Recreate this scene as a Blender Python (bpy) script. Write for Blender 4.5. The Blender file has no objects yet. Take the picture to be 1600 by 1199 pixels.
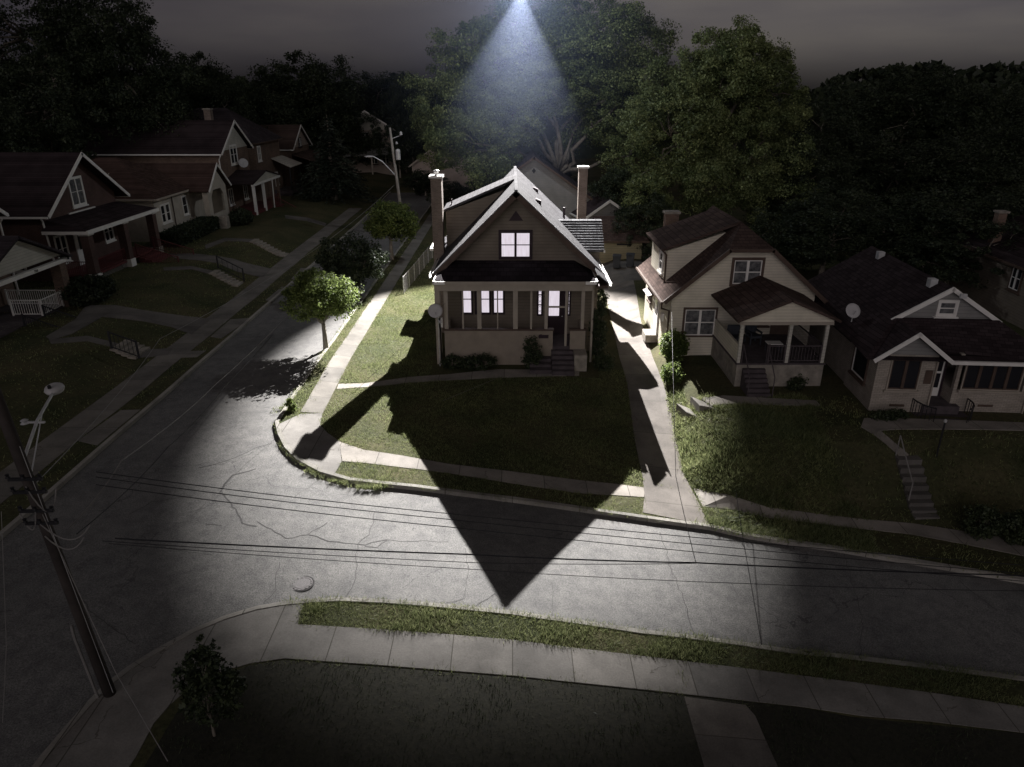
import bpy, bmesh, math, random
import numpy as np
from math import sin, cos, pi, radians, atan, tan, sqrt
from mathutils import Matrix, Vector, geometry
random.seed(7)
rng = np.random.default_rng(11)
SC = bpy.context.scene
COL = SC.collection
CAMH = 13.0; PITCH = radians(22.3); F = 1110.0

# ------------------------------------------------------------------ terrain
def sm(a, b, x):
    t = (x-a)/(b-a); t = 0.0 if t < 0 else 1.0 if t > 1 else t
    return t*t*(3-2*t)
def g(x, y):
    xs = max(-11.0, min(8.5, x)); t = -0.42-(0.075 if xs < 0 else .125)*xs
    q = sm(1.0, 5.0, x)
    s = 1-sm(26.0-2.6*q, 33.0+2.2*q, y)
    pad = .38*(1-sm(-10.0, -6.0, x))
    r = sm(7.1, 8.5, x)
    pad = pad*(1-r)+.5*r
    sr = 1-sm(21.9, 25.6, y)
    s = s*(1-r)+sr*r
    z = pad*(1-s)+t*s
    z += .8*(1-sm(-22.6, -18.9, x))
    z += .025*sin(x*.9+1)*sin(y*.7)
    return z
def ray(px, py):
    u = (px-800)/F; v = (py-600)/F
    return (u, cos(PITCH)-v*sin(PITCH), -sin(PITCH)-v*cos(PITCH))
def gp(px, py):
    r = ray(px, py); t = 5.0
    while t < 900:
        x, y, z = r[0]*t, r[1]*t, CAMH+r[2]*t
        if z < g(x, y): break
        t += .5
    lo, hi = t-.5, t
    for _ in range(24):
        m = (lo+hi)/2
        if CAMH+r[2]*m < g(r[0]*m, r[1]*m): hi = m
        else: lo = m
    return (r[0]*hi, r[1]*hi)
def pY(px, py, y):
    r = ray(px, py); t = y/r[1]; return Vector((r[0]*t, y, CAMH+r[2]*t))
def G(*pts): return [gp(*p) for p in pts]

# ------------------------------------------------------------------ materials
MATS = {}
def newmat(name):
    m = bpy.data.materials.new(name); m.use_nodes = True
    nt = m.node_tree; b = nt.nodes['Principled BSDF']; MATS[name] = m
    b.inputs['Specular IOR Level'].default_value = .25
    return m, nt, b
def N(nt, t, **k):
    n = nt.nodes.new(t)
    for a, v in k.items(): setattr(n, a, v)
    return n
def ramp(nt, fac, c0, c1, p0=.3, p1=.7):
    r = N(nt, 'ShaderNodeValToRGB'); r.color_ramp.elements[0].color = (*c0, 1); r.color_ramp.elements[1].color = (*c1, 1)
    r.color_ramp.elements[0].position = p0; r.color_ramp.elements[1].position = p1
    nt.links.new(fac, r.inputs[0]); return r.outputs[0]
def noise(nt, scale, detail=4, rough=.55, vec=None):
    n = N(nt, 'ShaderNodeTexNoise'); n.inputs['Scale'].default_value = scale; n.inputs['Detail'].default_value = detail
    n.inputs['Roughness'].default_value = rough
    if vec is None:
        tc = N(nt, 'ShaderNodeNewGeometry'); vec = tc.outputs['Position']
    nt.links.new(vec, n.inputs['Vector']); return n.outputs['Fac']
def mixc(nt, a, b, f, mode='MIX'):
    m = N(nt, 'ShaderNodeMix', data_type='RGBA', blend_type=mode)
    for i, v in ((0, f), (6, a), (7, b)):
        if hasattr(v, 'default_value') or hasattr(v, 'is_linked'): nt.links.new(v, m.inputs[i])
        elif isinstance(v, tuple): m.inputs[i].default_value = (*v, 1)
        else: m.inputs[i].default_value = v
    return m.outputs[2]
def bump(nt, b, h, strength, dist=.02):
    n = N(nt, 'ShaderNodeBump'); n.inputs['Strength'].default_value = strength; n.inputs['Distance'].default_value = dist
    nt.links.new(h, n.inputs['Height']); nt.links.new(n.outputs[0], b.inputs['Normal'])
def math_(nt, op, a, b=None, c=None):
    n = N(nt, 'ShaderNodeMath', operation=op)
    for i, v in enumerate((a, b, c)):
        if v is None: continue
        if isinstance(v, (int, float)): n.inputs[i].default_value = v
        else: nt.links.new(v, n.inputs[i])
    return n.outputs[0]
def plain(name, c, rough=.7, var=.12, scale=6, metal=0, spec=.25, bumps=0):
    m, nt, b = newmat(name)
    d = tuple(x*(1-var) for x in c); u = tuple(min(1, x*(1+var)) for x in c)
    nz = noise(nt, scale)
    nt.links.new(ramp(nt, nz, d, u), b.inputs['Base Color'])
    b.inputs['Roughness'].default_value = rough; b.inputs['Metallic'].default_value = metal
    b.inputs['Specular IOR Level'].default_value = spec
    if bumps: bump(nt, b, noise(nt, scale*8), bumps)
    return m
def objco(nt):
    tc = N(nt, 'ShaderNodeTexCoord'); s = N(nt, 'ShaderNodeSeparateXYZ'); nt.links.new(tc.outputs['Object'], s.inputs[0]); return s
def siding(name, c, pitch=.16):
    m, nt, b = newmat(name); s = objco(nt)
    f = math_(nt, 'FRACT', math_(nt, 'DIVIDE', s.outputs[2], pitch))
    line = math_(nt, 'LESS_THAN', f, .12)
    nz = noise(nt, 1.3, 5)
    base = ramp(nt, nz, tuple(x*.82 for x in c), tuple(x*1.08 for x in c))
    nt.links.new(mixc(nt, base, tuple(x*.5 for x in c), math_(nt, 'MULTIPLY', line, .7)), b.inputs['Base Color'])
    bump(nt, b, f, .6, .02); b.inputs['Roughness'].default_value = .6
    return m
def brick(name, c1, c2, mortar, scale=4.2):
    m, nt, b = newmat(name); s = objco(nt)
    cv = N(nt, 'ShaderNodeCombineXYZ'); nt.links.new(math_(nt, 'ADD', s.outputs[0], s.outputs[1]), cv.inputs[0]); nt.links.new(s.outputs[2], cv.inputs[1])
    t = N(nt, 'ShaderNodeTexBrick'); t.inputs['Scale'].default_value = scale
    t.inputs['Color1'].default_value = (*c1, 1); t.inputs['Color2'].default_value = (*c2, 1); t.inputs['Mortar'].default_value = (*mortar, 1)
    t.inputs['Mortar Size'].default_value = .025; t.inputs['Brick Width'].default_value = .9; t.inputs['Row Height'].default_value = .32
    nt.links.new(cv.outputs[0], t.inputs['Vector'])
    nz = noise(nt, 1.1, 5)
    nt.links.new(mixc(nt, t.outputs['Color'], ramp(nt, nz, (.6, .6, .6), (1, 1, 1)), .8, 'MULTIPLY'), b.inputs['Base Color'])
    bump(nt, b, t.outputs['Fac'], -.4, .01); b.inputs['Roughness'].default_value = .85
    return m
def shingle(name, c, along=0, scale=3.2, contrast=.35):
    m, nt, b = newmat(name); s = objco(nt)
    cv = N(nt, 'ShaderNodeCombineXYZ'); nt.links.new(s.outputs[along], cv.inputs[0]); nt.links.new(math_(nt, 'MULTIPLY', s.outputs[2], 1.5), cv.inputs[1])
    t = N(nt, 'ShaderNodeTexBrick'); t.inputs['Scale'].default_value = scale
    t.inputs['Color1'].default_value = (*[x*(1+contrast) for x in c], 1); t.inputs['Color2'].default_value = (*[x*(1-contrast*.6) for x in c], 1)
    t.inputs['Mortar'].default_value = (*[x*.45 for x in c], 1); t.inputs['Mortar Size'].default_value = .03
    t.inputs['Brick Width'].default_value = 1.0; t.inputs['Row Height'].default_value = .5
    nt.links.new(cv.outputs[0], t.inputs['Vector'])
    nz = noise(nt, .8, 6)
    nt.links.new(mixc(nt, t.outputs['Color'], ramp(nt, nz, (.55, .55, .55), (1, 1, 1)), .9, 'MULTIPLY'), b.inputs['Base Color'])
    bump(nt, b, t.outputs['Fac'], -.5, .02); b.inputs['Roughness'].default_value = .95; b.inputs['Specular IOR Level'].default_value = .05
    return m
def foliage(name, c0, c1, tr=.25):
    m, nt, b = newmat(name)
    ge = N(nt, 'ShaderNodeNewGeometry')
    rr = ramp(nt, ge.outputs['Random Per Island'], c0, c1, .1, .95)
    nz = noise(nt, .45, 3)
    nt.links.new(mixc(nt, rr, ramp(nt, nz, (.55, .6, .55), (1.15, 1.1, 1.0), .35, .65), 1.0, 'MULTIPLY'), b.inputs['Base Color'])
    b.inputs['Roughness'].default_value = .55; b.inputs['Specular IOR Level'].default_value = .3
    t = N(nt, 'ShaderNodeBsdfTranslucent'); nt.links.new(rr, t.inputs[0])
    mx = N(nt, 'ShaderNodeMixShader'); mx.inputs[0].default_value = tr
    nt.links.new(b.outputs[0], mx.inputs[1]); nt.links.new(t.outputs[0], mx.inputs[2])
    nt.links.new(mx.outputs[0], nt.nodes['Material Output'].inputs[0])
    return m

foliage('leaf', (.07, .10, .03), (.24, .30, .10), .5)
foliage('leaf_big', (.095, .125, .05), (.23, .27, .12))
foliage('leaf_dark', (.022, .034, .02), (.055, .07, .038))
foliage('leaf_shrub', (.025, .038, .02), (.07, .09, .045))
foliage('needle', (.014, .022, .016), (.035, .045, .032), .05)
foliage('blade', (.095, .12, .05), (.33, .355, .175), .42)
plain('bark', (.16, .14, .115), .9, .35, 3, bumps=.5)
plain('bark_pale', (.22, .2, .17), .9, .3, 3, bumps=.4)
plain('pole_wood', (.05, .042, .038), .85, .35, 2, bumps=.4)
plain('pole_grey', (.26, .24, .21), .8, .2, 2, bumps=.3)
plain('white_paint', (.72, .70, .66), .5, .07, 2)
plain('cream_paint', (.34, .30, .25), .6, .1, 2)
plain('brown_trim', (.085, .058, .045), .6, .2, 3)
plain('dark_trim', (.035, .022, .028), .5, .2, 3)
plain('drip_metal', (.19, .19, .2), .7, .2, 5, spec=.1)
plain('metal', (.5, .5, .5), .45, .15, 4, metal=.2)
plain('black_iron', (.02, .02, .022), .5, .2, 6)
plain('red_paint', (.11, .034, .034), .6, .2, 3)
plain('steps_dark', (.075, .062, .066), .85, .3, 3)
plain('stone', (.26, .235, .2), .9, .3, 3, bumps=.4)
plain('stucco', (.42, .38, .32), .9, .12, 2, bumps=.3)
plain('tan_stucco', (.27, .23, .185), .9, .12, 2, bumps=.3)
plain('screen', (.028, .024, .026), .6, .2, 3)
plain('wire', (.014, .014, .017), .6, .1, 5)
plain('wire_pale', (.22, .21, .2), .6, .1, 5)
plain('dish', (.45, .44, .44), .5, .08, 4)
plain('bin_plastic', (.045, .05, .06), .5, .15, 4)
plain('cast_iron', (.14, .13, .13), .6, .3, 30, bumps=.5)
plain('seam', (.06, .057, .056), .8, .3, 8)
plain('lattice', (.3, .28, .26), .7, .1, 3)
siding('siding_tan', (.2, .17, .135), .17)
siding('siding_beige', (.66, .61, .50), .14)
siding('siding_cream', (.5, .48, .42), .16)
siding('siding_grey', (.25, .245, .235), .16)
siding('siding_pink', (.4, .33, .28), .16)
siding('siding_yellow', (.3, .27, .18), .2)
brick('brick_red', (.105, .056, .048), (.075, .042, .037), (.16, .13, .11))
brick('brick_brown', (.2, .13, .095), (.13, .085, .065), (.2, .17, .14))
brick('brick_cream', (.44, .39, .33), (.36, .32, .27), (.2, .17, .15))
brick('brick_chimney', (.20, .155, .13), (.145, .11, .09), (.26, .22, .19), 5)
shingle('roof_pale_x', (.075, .073, .078), 1)
shingle('roof_pale_y', (.2, .2, .21), 0, 2.2, .4)
shingle('roof_dark', (.045, .034, .036), 0)
shingle('roof_dark_y', (.045, .034, .036), 1)
shingle('roof_porch', (.03, .024, .028), 0)
shingle('roof_brown', (.085, .06, .052), 1)
shingle('roof_brown_x', (.085, .06, .052), 0)
shingle('roof_red', (.085, .055, .046), 0)
shingle('roof_grey', (.06, .05, .055), 0)

# glass + lit pane
m, nt, b = newmat('glass')
b.inputs['Base Color'].default_value = (.02, .02, .024, 1); b.inputs['Roughness'].default_value = .12; b.inputs['Specular IOR Level'].default_value = .6
m, nt, b = newmat('curtain_glass')
s = objco(nt); w = noise(nt, 5, 2); nt.links.new(ramp(nt, w, (.04, .042, .045), (.17, .17, .17)), b.inputs['Base Color']); b.inputs['Roughness'].default_value = .3
m, nt, b = newmat('lit_pane')
s = objco(nt); cvv = N(nt, 'ShaderNodeCombineXYZ'); nt.links.new(math_(nt, 'MULTIPLY', s.outputs[0], 9.0), cvv.inputs[0]); nt.links.new(s.outputs[2], cvv.inputs[2])
nz = noise(nt, 1.6, 3, .55, cvv.outputs[0])
nt.links.new(ramp(nt, nz, (.70, .62, .68), (.86, .79, .90)), b.inputs['Emission Color']); b.inputs['Emission Strength'].default_value = .88
b.inputs['Base Color'].default_value = (.3, .28, .3, 1); b.inputs['Roughness'].default_value = .5

# ground materials
m, nt, b = newmat('soil')
a = noise(nt, .35, 6); c = noise(nt, 9, 6, .7)
base = ramp(nt, a, (.045, .052, .026), (.095, .085, .048), .35, .68)
nt.links.new(mixc(nt, base, ramp(nt, c, (.5, .5, .5), (1.3, 1.3, 1.2), .3, .7), 1.0, 'MULTIPLY'), b.inputs['Base Color'])
bump(nt, b, c, .5, .03); b.inputs['Roughness'].default_value = .95; b.inputs['Specular IOR Level'].default_value = .1
m2, nt, b = newmat('soil_shaded')  # shaded copy of the lawn soil: unlit foreground darkness put into the colour
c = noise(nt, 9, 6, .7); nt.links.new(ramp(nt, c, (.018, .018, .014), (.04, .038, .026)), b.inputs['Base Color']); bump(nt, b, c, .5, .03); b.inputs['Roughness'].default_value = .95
def crackmask(nt, scale, width, dist=.6):
    ge = N(nt, 'ShaderNodeNewGeometry')
    wv = N(nt, 'ShaderNodeTexNoise'); wv.inputs['Scale'].default_value = .9; wv.inputs['Detail'].default_value = 5; nt.links.new(ge.outputs['Position'], wv.inputs['Vector'])
    v = N(nt, 'ShaderNodeVectorMath', operation='MULTIPLY_ADD'); nt.links.new(wv.outputs['Color'], v.inputs[0]); v.inputs[1].default_value = (dist*4,)*3; nt.links.new(ge.outputs['Position'], v.inputs[2])
    vo = N(nt, 'ShaderNodeTexVoronoi', feature='DISTANCE_TO_EDGE'); vo.inputs['Scale'].default_value = scale; nt.links.new(v.outputs[0], vo.inputs['Vector'])
    return math_(nt, 'LESS_THAN', vo.outputs['Distance'], width)
m, nt, b = newmat('asphalt')
a = noise(nt, .25, 7, .6); c = noise(nt, 28, 4, .7); d = noise(nt, 2.5, 6, .65)
base = ramp(nt, a, (.125, .123, .118), (.17, .165, .157), .35, .65)
base = mixc(nt, base, ramp(nt, c, (.55, .55, .55), (1.4, 1.4, 1.4), .35, .65), 1.0, 'MULTIPLY')
base = mixc(nt, base, ramp(nt, d, (.8, .8, .82), (1.1, 1.1, 1.1), .35, .6), 1.0, 'MULTIPLY')
ck = crackmask(nt, .16, .0035); gate = math_(nt, 'GREATER_THAN', noise(nt, .3, 2), .5)
base = mixc(nt, base, (.05, .048, .05), math_(nt, 'MULTIPLY', math_(nt, 'MULTIPLY', ck, gate), .6))
nt.links.new(base, b.inputs['Base Color']); bump(nt, b, c, .5, .01); b.inputs['Roughness'].default_value = .8; b.inputs['Specular IOR Level'].default_value = .2
def concrete(name, axis, pitch, off=0, c=(.31, .285, .255), width=.018):
    m, nt, b = newmat(name)
    ge = N(nt, 'ShaderNodeNewGeometry'); s = N(nt, 'ShaderNodeSeparateXYZ'); nt.links.new(ge.outputs['Position'], s.inputs[0])
    a = noise(nt, .8, 7, .6); c2 = noise(nt, 22, 4, .7)
    base = ramp(nt, a, tuple(x*.62 for x in c), tuple(x*1.06 for x in c), .32, .62)
    base = mixc(nt, base, ramp(nt, c2, (.85, .85, .85), (1.1, 1.1, 1.1), .35, .65), 1.0, 'MULTIPLY')
    v = math_(nt, 'DIVIDE', math_(nt, 'ADD', s.outputs[axis], off), pitch)
    fr = math_(nt, 'FRACT', v); fl = math_(nt, 'FLOOR', v)
    line = math_(nt, 'LESS_THAN', fr, width/pitch*1.6)
    wn = N(nt, 'ShaderNodeTexWhiteNoise', noise_dimensions='1D'); nt.links.new(fl, wn.inputs['W'])
    base = mixc(nt, base, ramp(nt, wn.outputs['Value'], (.82, .82, .82), (1.05, 1.04, 1.02), 0, 1), 1.0, 'MULTIPLY')
    base = mixc(nt, base, (.06, .055, .045), math_(nt, 'MULTIPLY', line, .8))
    ck = crackmask(nt, .5, .006, .3); gate = math_(nt, 'GREATER_THAN', noise(nt, .7, 2), .56)
    base = mixc(nt, base, (.08, .07, .06), math_(nt, 'MULTIPLY', math_(nt, 'MULTIPLY', ck, gate), .6))
    nt.links.new(base, b.inputs['Base Color']); bump(nt, b, c2, .3, .01); b.inputs['Roughness'].default_value = .85; b.inputs['Specular IOR Level'].default_value = .15
    return m
concrete('concrete_x', 0, 1.6, .4)
concrete('concrete_near', 0, 1.55, 1.55, (.24, .228, .212))
concrete('concrete_y', 1, 1.75, .3, (.2, .187, .168))
concrete('concrete_drive', 1, 2.6, .7, (.175, .158, .143))
concrete('concrete_far', 1, 3.1, .9, (.15, .14, .13))
concrete('kerb_stone', 0, 2.4, 0, (.33, .315, .285))

# ------------------------------------------------------------------ object helpers
def tag(o, label=None, cat=None, group=None, kind=None):
    if label: o['label'] = label
    if cat: o['category'] = cat
    if group: o['group'] = group
    if kind: o['kind'] = kind
    return o
def thing(name, label, cat, loc=(0, 0, 0), rz=0, group=None):
    o = bpy.data.objects.new(name, None); COL.objects.link(o); o.location = loc; o.rotation_euler = (0, 0, rz)
    o.empty_display_size = .3
    return tag(o, label, cat, group)
class MB:
    """collects world- or local-space shapes; build() links them as one mesh"""
    def __init__(s, T=None): s.v = []; s.f = []; s.T = T
    def add(s, vs, fs):
        b = len(s.v)
        s.v += [tuple(s.T @ Vector(v)) if s.T is not None else tuple(v) for v in vs]
        s.f += [tuple(i+b for i in f) for f in fs]
        return s
    def box(s, x0, x1, y0, y1, z0, z1):
        return s.add([(x0, y0, z0), (x1, y0, z0), (x1, y1, z0), (x0, y1, z0), (x0, y0, z1), (x1, y0, z1), (x1, y1, z1), (x0, y1, z1)],
                     [(0, 3, 2, 1), (4, 5, 6, 7), (0, 1, 5, 4), (1, 2, 6, 5), (2, 3, 7, 6), (3, 0, 4, 7)])
    def prism(s, poly, axis, c0, c1):
        n = len(poly)
        def P(p, c): return (c, p[0], p[1]) if axis == 0 else (p[0], c, p[1]) if axis == 1 else (p[0], p[1], c)
        vs = [P(p, c0) for p in poly]+[P(p, c1) for p in poly]
        return s.add(vs, [tuple(range(n))[::-1], tuple(range(n, 2*n))]+[(i, (i+1) % n, n+(i+1) % n, n+i) for i in range(n)])
    def slab(s, pts, th):
        pts = [Vector(p) for p in pts]; n = len(pts)
        nr = (pts[1]-pts[0]).cross(pts[2]-pts[0]).normalized()
        if nr.z < 0: nr = -nr
        vs = [tuple(p) for p in pts]+[tuple(p-nr*th) for p in pts]
        return s.add(vs, [tuple(range(n)), tuple(range(n, 2*n))[::-1]]+[(i, (i+1) % n, n+(i+1) % n, n+i) for i in range(n)])
    def beam(s, a, b, w, h=None):
        a = Vector(a); b = Vector(b); h = h or w; d = (b-a).normalized()
        up = Vector((0, 0, 1)) if abs(d.z) < .95 else Vector((0, 1, 0))
        r = d.cross(up).normalized()*w/2; u = r.cross(d).normalized()*h/2
        vs = [p+q for p in (a, b) for q in (-r-u, r-u, r+u, -r+u)]
        return s.add([tuple(v) for v in vs], [(0, 3, 2, 1), (4, 5, 6, 7), (0, 1, 5, 4), (1, 2, 6, 5), (2, 3, 7, 6), (3, 0, 4, 7)])
    def tube(s, pts, r, n=8, cap=True):
        pts = [Vector(p) for p in pts]; rs = r if isinstance(r, (list, tuple)) else [r]*len(pts)
        vs = []; fs = []
        for i, p in enumerate(pts):
            d = (pts[min(i+1, len(pts)-1)]-pts[max(i-1, 0)]).normalized()
            up = Vector((0, 0, 1)) if abs(d.z) < .9 else Vector((1, 0, 0))
            a = d.cross(up).normalized(); b = a.cross(d).normalized()
            for k in range(n):
                t = 2*pi*k/n; vs.append(tuple(p+(a*cos(t)+b*sin(t))*rs[i]))
        for i in range(len(pts)-1):
            for k in range(n):
                fs.append((i*n+k, i*n+(k+1) % n, (i+1)*n+(k+1) % n, (i+1)*n+k))
        if cap: fs += [tuple(range(n))[::-1], tuple(range((len(pts)-1)*n, len(pts)*n))]
        return s.add(vs, fs)
    def cyl(s, c, r, z0, z1, n=16): return s.tube([(c[0], c[1], z0), (c[0], c[1], z1)], r, n)
    def lathe(s, c, prof, n=20, M=None):
        vs = []; fs = []
        for (r, z) in prof:
            for k in range(n):
                t = 2*pi*k/n; v = Vector((r*cos(t), r*sin(t), z)); v = M @ v if M is not None else v
                vs.append((c[0]+v.x, c[1]+v.y, c[2]+v.z))
        for i in range(len(prof)-1):
            for k in range(n): fs.append((i*n+k, i*n+(k+1) % n, (i+1)*n+(k+1) % n, (i+1)*n+k))
        fs += [tuple(range(n))[::-1], tuple(range((len(prof)-1)*n, len(prof)*n))]
        return s.add(vs, fs)
    def build(s, name, mat, parent=None, world=False, bevel=0, smooth=False, label=None):
        me = bpy.data.meshes.new(name); vs = s.v
        if world and parent is not None:
            root = parent
            while root.parent: root = root.parent
            inv = (Matrix.Translation(root.location) @ Matrix.Rotation(root.rotation_euler.z, 4, 'Z')).inverted()
            vs = [tuple(inv @ Vector(v)) for v in vs]
        me.from_pydata(vs, [], s.f)
        bm = bmesh.new(); bm.from_mesh(me); bmesh.ops.recalc_face_normals(bm, faces=bm.faces)
        if bevel: bmesh.ops.bevel(bm, geom=[e for e in bm.edges if len(e.link_faces) == 2 and e.calc_face_angle(0) > .6], offset=bevel, segments=1, affect='EDGES')
        bm.to_mesh(me); bm.free()
        me.materials.append(MATS[mat])
        if smooth: me.polygons.foreach_set('use_smooth', [True]*len(me.polygons))
        o = bpy.data.objects.new(name, me); COL.objects.link(o)
        if parent is not None: o.parent = parent
        if label: o['label'] = label
        return o
def arrmesh(name, V, Fq, mat, parent=None, loc=None):
    """numpy quads -> object"""
    me = bpy.data.meshes.new(name); nq = len(Fq); k = Fq.shape[1]
    me.vertices.add(len(V)); me.vertices.foreach_set('co', V.astype(np.float32).ravel())
    me.loops.add(nq*k); me.loops.foreach_set('vertex_index', Fq.astype(np.int32).ravel())
    me.polygons.add(nq); me.polygons.foreach_set('loop_start', np.arange(0, nq*k, k, dtype=np.int32))
    me.update(calc_edges=True); me.materials.append(MATS[mat])
    o = bpy.data.objects.new(name, me); COL.objects.link(o)
    if parent is not None: o.parent = parent
    if loc is not None: o.location = loc
    return o

# local frames for things set on a wall: (u along, d outward, z up)
def front(c): return Matrix(((1, 0, 0, 0), (0, -1, 0, c), (0, 0, 1, 0), (0, 0, 0, 1)))
def left(c): return Matrix(((0, -1, 0, c), (1, 0, 0, 0), (0, 0, 1, 0), (0, 0, 0, 1)))
def right(c): return Matrix(((0, 1, 0, c), (1, 0, 0, 0), (0, 0, 1, 0), (0, 0, 0, 1)))
def window(par, T, u, z, w, h, trim='white_paint', glass='glass', cols=2, rows=2, sash='white_paint', sill=True, world=False, label=None, tw=.09):
    f = MB(T)
    f.box(u, u+tw, 0, .07, z, z+h).box(u+w-tw, u+w, 0, .07, z, z+h).box(u+tw, u+w-tw, 0, .072, z+h-tw, z+h).box(u+tw, u+w-tw, 0, .072, z, z+tw)
    fo = f.build('window', trim, par, world, label=label)
    iw = (w-2*tw)/cols
    p = MB(T); p.box(u+tw, u+w-tw, .006, .022, z+tw, z+h-tw); p.build('pane', glass, fo, world)
    sb = MB(T)
    for i in range(cols):
        a = u+tw+i*iw; t = .045
        sb.box(a, a+t, .024, .05, z+tw, z+h-tw).box(a+iw-t, a+iw, .024, .05, z+tw, z+h-tw)
        for r in range(rows+1):
            zz = z+tw+(h-2*tw-t)*r/rows
            sb.box(a+t, a+iw-t, .024, .052, zz, zz+t)
    for i in range(1, cols): sb.box(u+tw+i*iw-.06, u+tw+i*iw+.06, .024, .068, z+tw, z+h-tw)
    sb.build('sash', sash, fo, world)
    if sill:
        s = MB(T); s.box(u-.08, u+w+.08, 0, .13, z-.09, z-.002); s.build('sill', trim, fo, world)
    return fo
def rail(par, a, b, h=.9, n=None, mat='white_paint', world=True, t=.035, name='railing', posts=True):
    a = Vector(a); b = Vector(b); L = (b-a).length; n = n or max(2, int(L/.13)); m = MB()
    Z = Vector((0, 0, 1))
    m.beam(a+Z*h, b+Z*h, .06, .05).beam(a+Z*.1, b+Z*.1, .04, .04)
    for i in range(1, n): p = a+(b-a)*i/n; m.beam(p+Z*.12, p+Z*(h-.026), t*.6, t*.6)
    if posts:
        for p in (a, b): m.beam(p, p+Z*(h+.06), .08, .08)
    return m.build(name, mat, par, world)
def steps(par, x0, x1, ytop, ztop, ybot, zbot, mat, name='steps', world=True, n=None):
    n = n or max(2, round((ztop-zbot)/.18)); m = MB()
    for i in range(n):
        z1 = ztop-(ztop-zbot)*(i+1)/(n+1); y1 = ytop+(ybot-ytop)*i/n; y2 = ytop+(ybot-ytop)*(i+1)/n
        a, b_ = sorted((y1, y2)); m.box(x0, x1, a, b_, zbot-.3, z1)
    return m.build(name, mat, par, world)

# ------------------------------------------------------------------ ground
print('ground')
road_px_r = [(430, 660), (434, 678), (445, 700), (463, 718), (500, 738), (545, 751), (600, 757), (650, 762), (800, 781), (950, 802), (1108, 824), (1300, 857), (1450, 882), (1600, 908)]
road_px_n = [(1600, 1059), (1450, 1040), (1300, 1022), (1150, 1003), (1000, 985), (900, 970), (800, 956), (700, 946), (600, 938), (530, 935), (480, 938), (440, 942), (400, 949), (350, 964), (300, 985), (245, 1015), (200, 1043), (165, 1070), (135, 1100), (100, 1140), (62, 1185)]
edge_r = [(-9.9, 100), (-9.9, 60), (-9.9, 34), (-9.92, 29)]+G(*road_px_r)
ex = edge_r[-1]; edge_r += [(30, ex[1]-2.0), (60, ex[1]-6)]
edge_n = G(*road_px_n); en = edge_n[0]
edge_n = [(60, en[1]-4.6), (30, en[1]-1.6)]+edge_n; ll = edge_n[-1]
edge_n += [(ll[0]-.1, 5), (ll[0]-.1, 2)]
edge_l = [(-15.72, 2), (-15.7, 18), (-15.68, 30), (-15.7, 45), (-15.8, 60), (-16, 80), (-16.6, 100)]
ROAD = edge_r+edge_n+edge_l
polys = [('road', ROAD)]
NEARLAWN = [(-7.6, 2), (-7.6, 10)]+G((300, 1075), (390, 1040), (445, 1032), (600, 1043), (800, 1058), (1000, 1079), (1250, 1106), (1600, 1147))+[(30, 10), (30, 2)]
polys.append(('near_lawn', NEARLAWN))
def off(path, d):  # simple parallel path (left normal positive)
    out = []
    for i, p in enumerate(path):
        a = path[max(i-1, 0)]; b_ = path[min(i+1, len(path)-1)]; dx, dy = b_[0]-a[0], b_[1]-a[1]; L = sqrt(dx*dx+dy*dy)
        out.append((p[0]-dy/L*d, p[1]+dx/L*d))
    return out
# pavement along the main house (side street side)
polys.append(('walk_y', [(-9.22, 95), (-9.22, 60), (-9.25, 34.5), (-9.1, 27.8), (-8.15, 27.8), (-8.35, 34.5), (-8.35, 60), (-8.3, 95)]))
polys.append(('walk_corner', G((436, 664), (470, 648), (504, 647), (500, 665), (512, 678), (530, 690), (534, 722), (522, 743), (500, 736), (465, 716), (447, 698), (438, 680))))
polys.append(('walk_x', G((530, 691), (568, 704), (628, 713), (700, 726), (800, 738), (900, 751), (1008, 763), (1006, 778), (900, 771), (800, 756), (700, 740), (640, 733), (565, 724), (535, 722))))
polys.append(('walk_x', G((1083, 764), (1140, 775), (1200, 794), (1300, 807), (1425, 819), (1600, 846), (1600, 870), (1425, 836), (1300, 822), (1200, 810), (1150, 798), (1098, 793))))
polys.append(('drive', G((940, 440), (955, 500), (968, 560), (980, 600), (992, 690), (1004, 745), (1007, 775), (1004, 802), (1108, 822), (1094, 792), (1080, 765), (1068, 742), (1057, 690), (1050, 650), (1036, 600), (1020, 560), (1002, 505), (990, 440), (985, 424), (940, 424))))
polys.append(('front_path', G((529, 601), (570, 600), (640, 590), (700, 586), (780, 578), (905, 578), (905, 588), (820, 590), (760, 592), (640, 599), (570, 606), (526, 609))))
polys.append(('path_n1', G((1098, 624), (1130, 620), (1200, 624), (1275, 628), (1282, 636), (1200, 634), (1130, 633), (1112, 636))))
polys.append(('path_n2', G((1350, 655), (1400, 655), (1600, 662), (1600, 674), (1480, 672), (1405, 672), (1375, 674), (1420, 712), (1408, 716), (1365, 680), (1345, 668))))
near = G((474, 944), (465, 977), (600, 985), (800, 1001), (1000, 1026), (1150, 1044), (1300, 1063), (1450, 1083), (1600, 1106), (1600, 1146), (1450, 1128), (1250, 1105), (1000, 1078), (800, 1057), (600, 1041), (445, 1030), (390, 1038), (340, 1052), (300, 1072), (265, 1103), (240, 1132), (212, 1185))
lastn = near[-1]
nearin = G((130, 1110), (165, 1075), (200, 1048), (250, 1017), (300, 989), (350, 968), (400, 953), (440, 946))
polys.append(('walk_near', near+[(lastn[0]-.3, 8), (lastn[0]-1.6, 8), (nearin[0][0]-.2, 9.6)]+nearin))
polys.append(('path_near', G((1069, 1090), (1165, 1103), (1180, 1120), (1195, 1155), (1215, 1199), (1100, 1199), (1083, 1140))))
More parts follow.
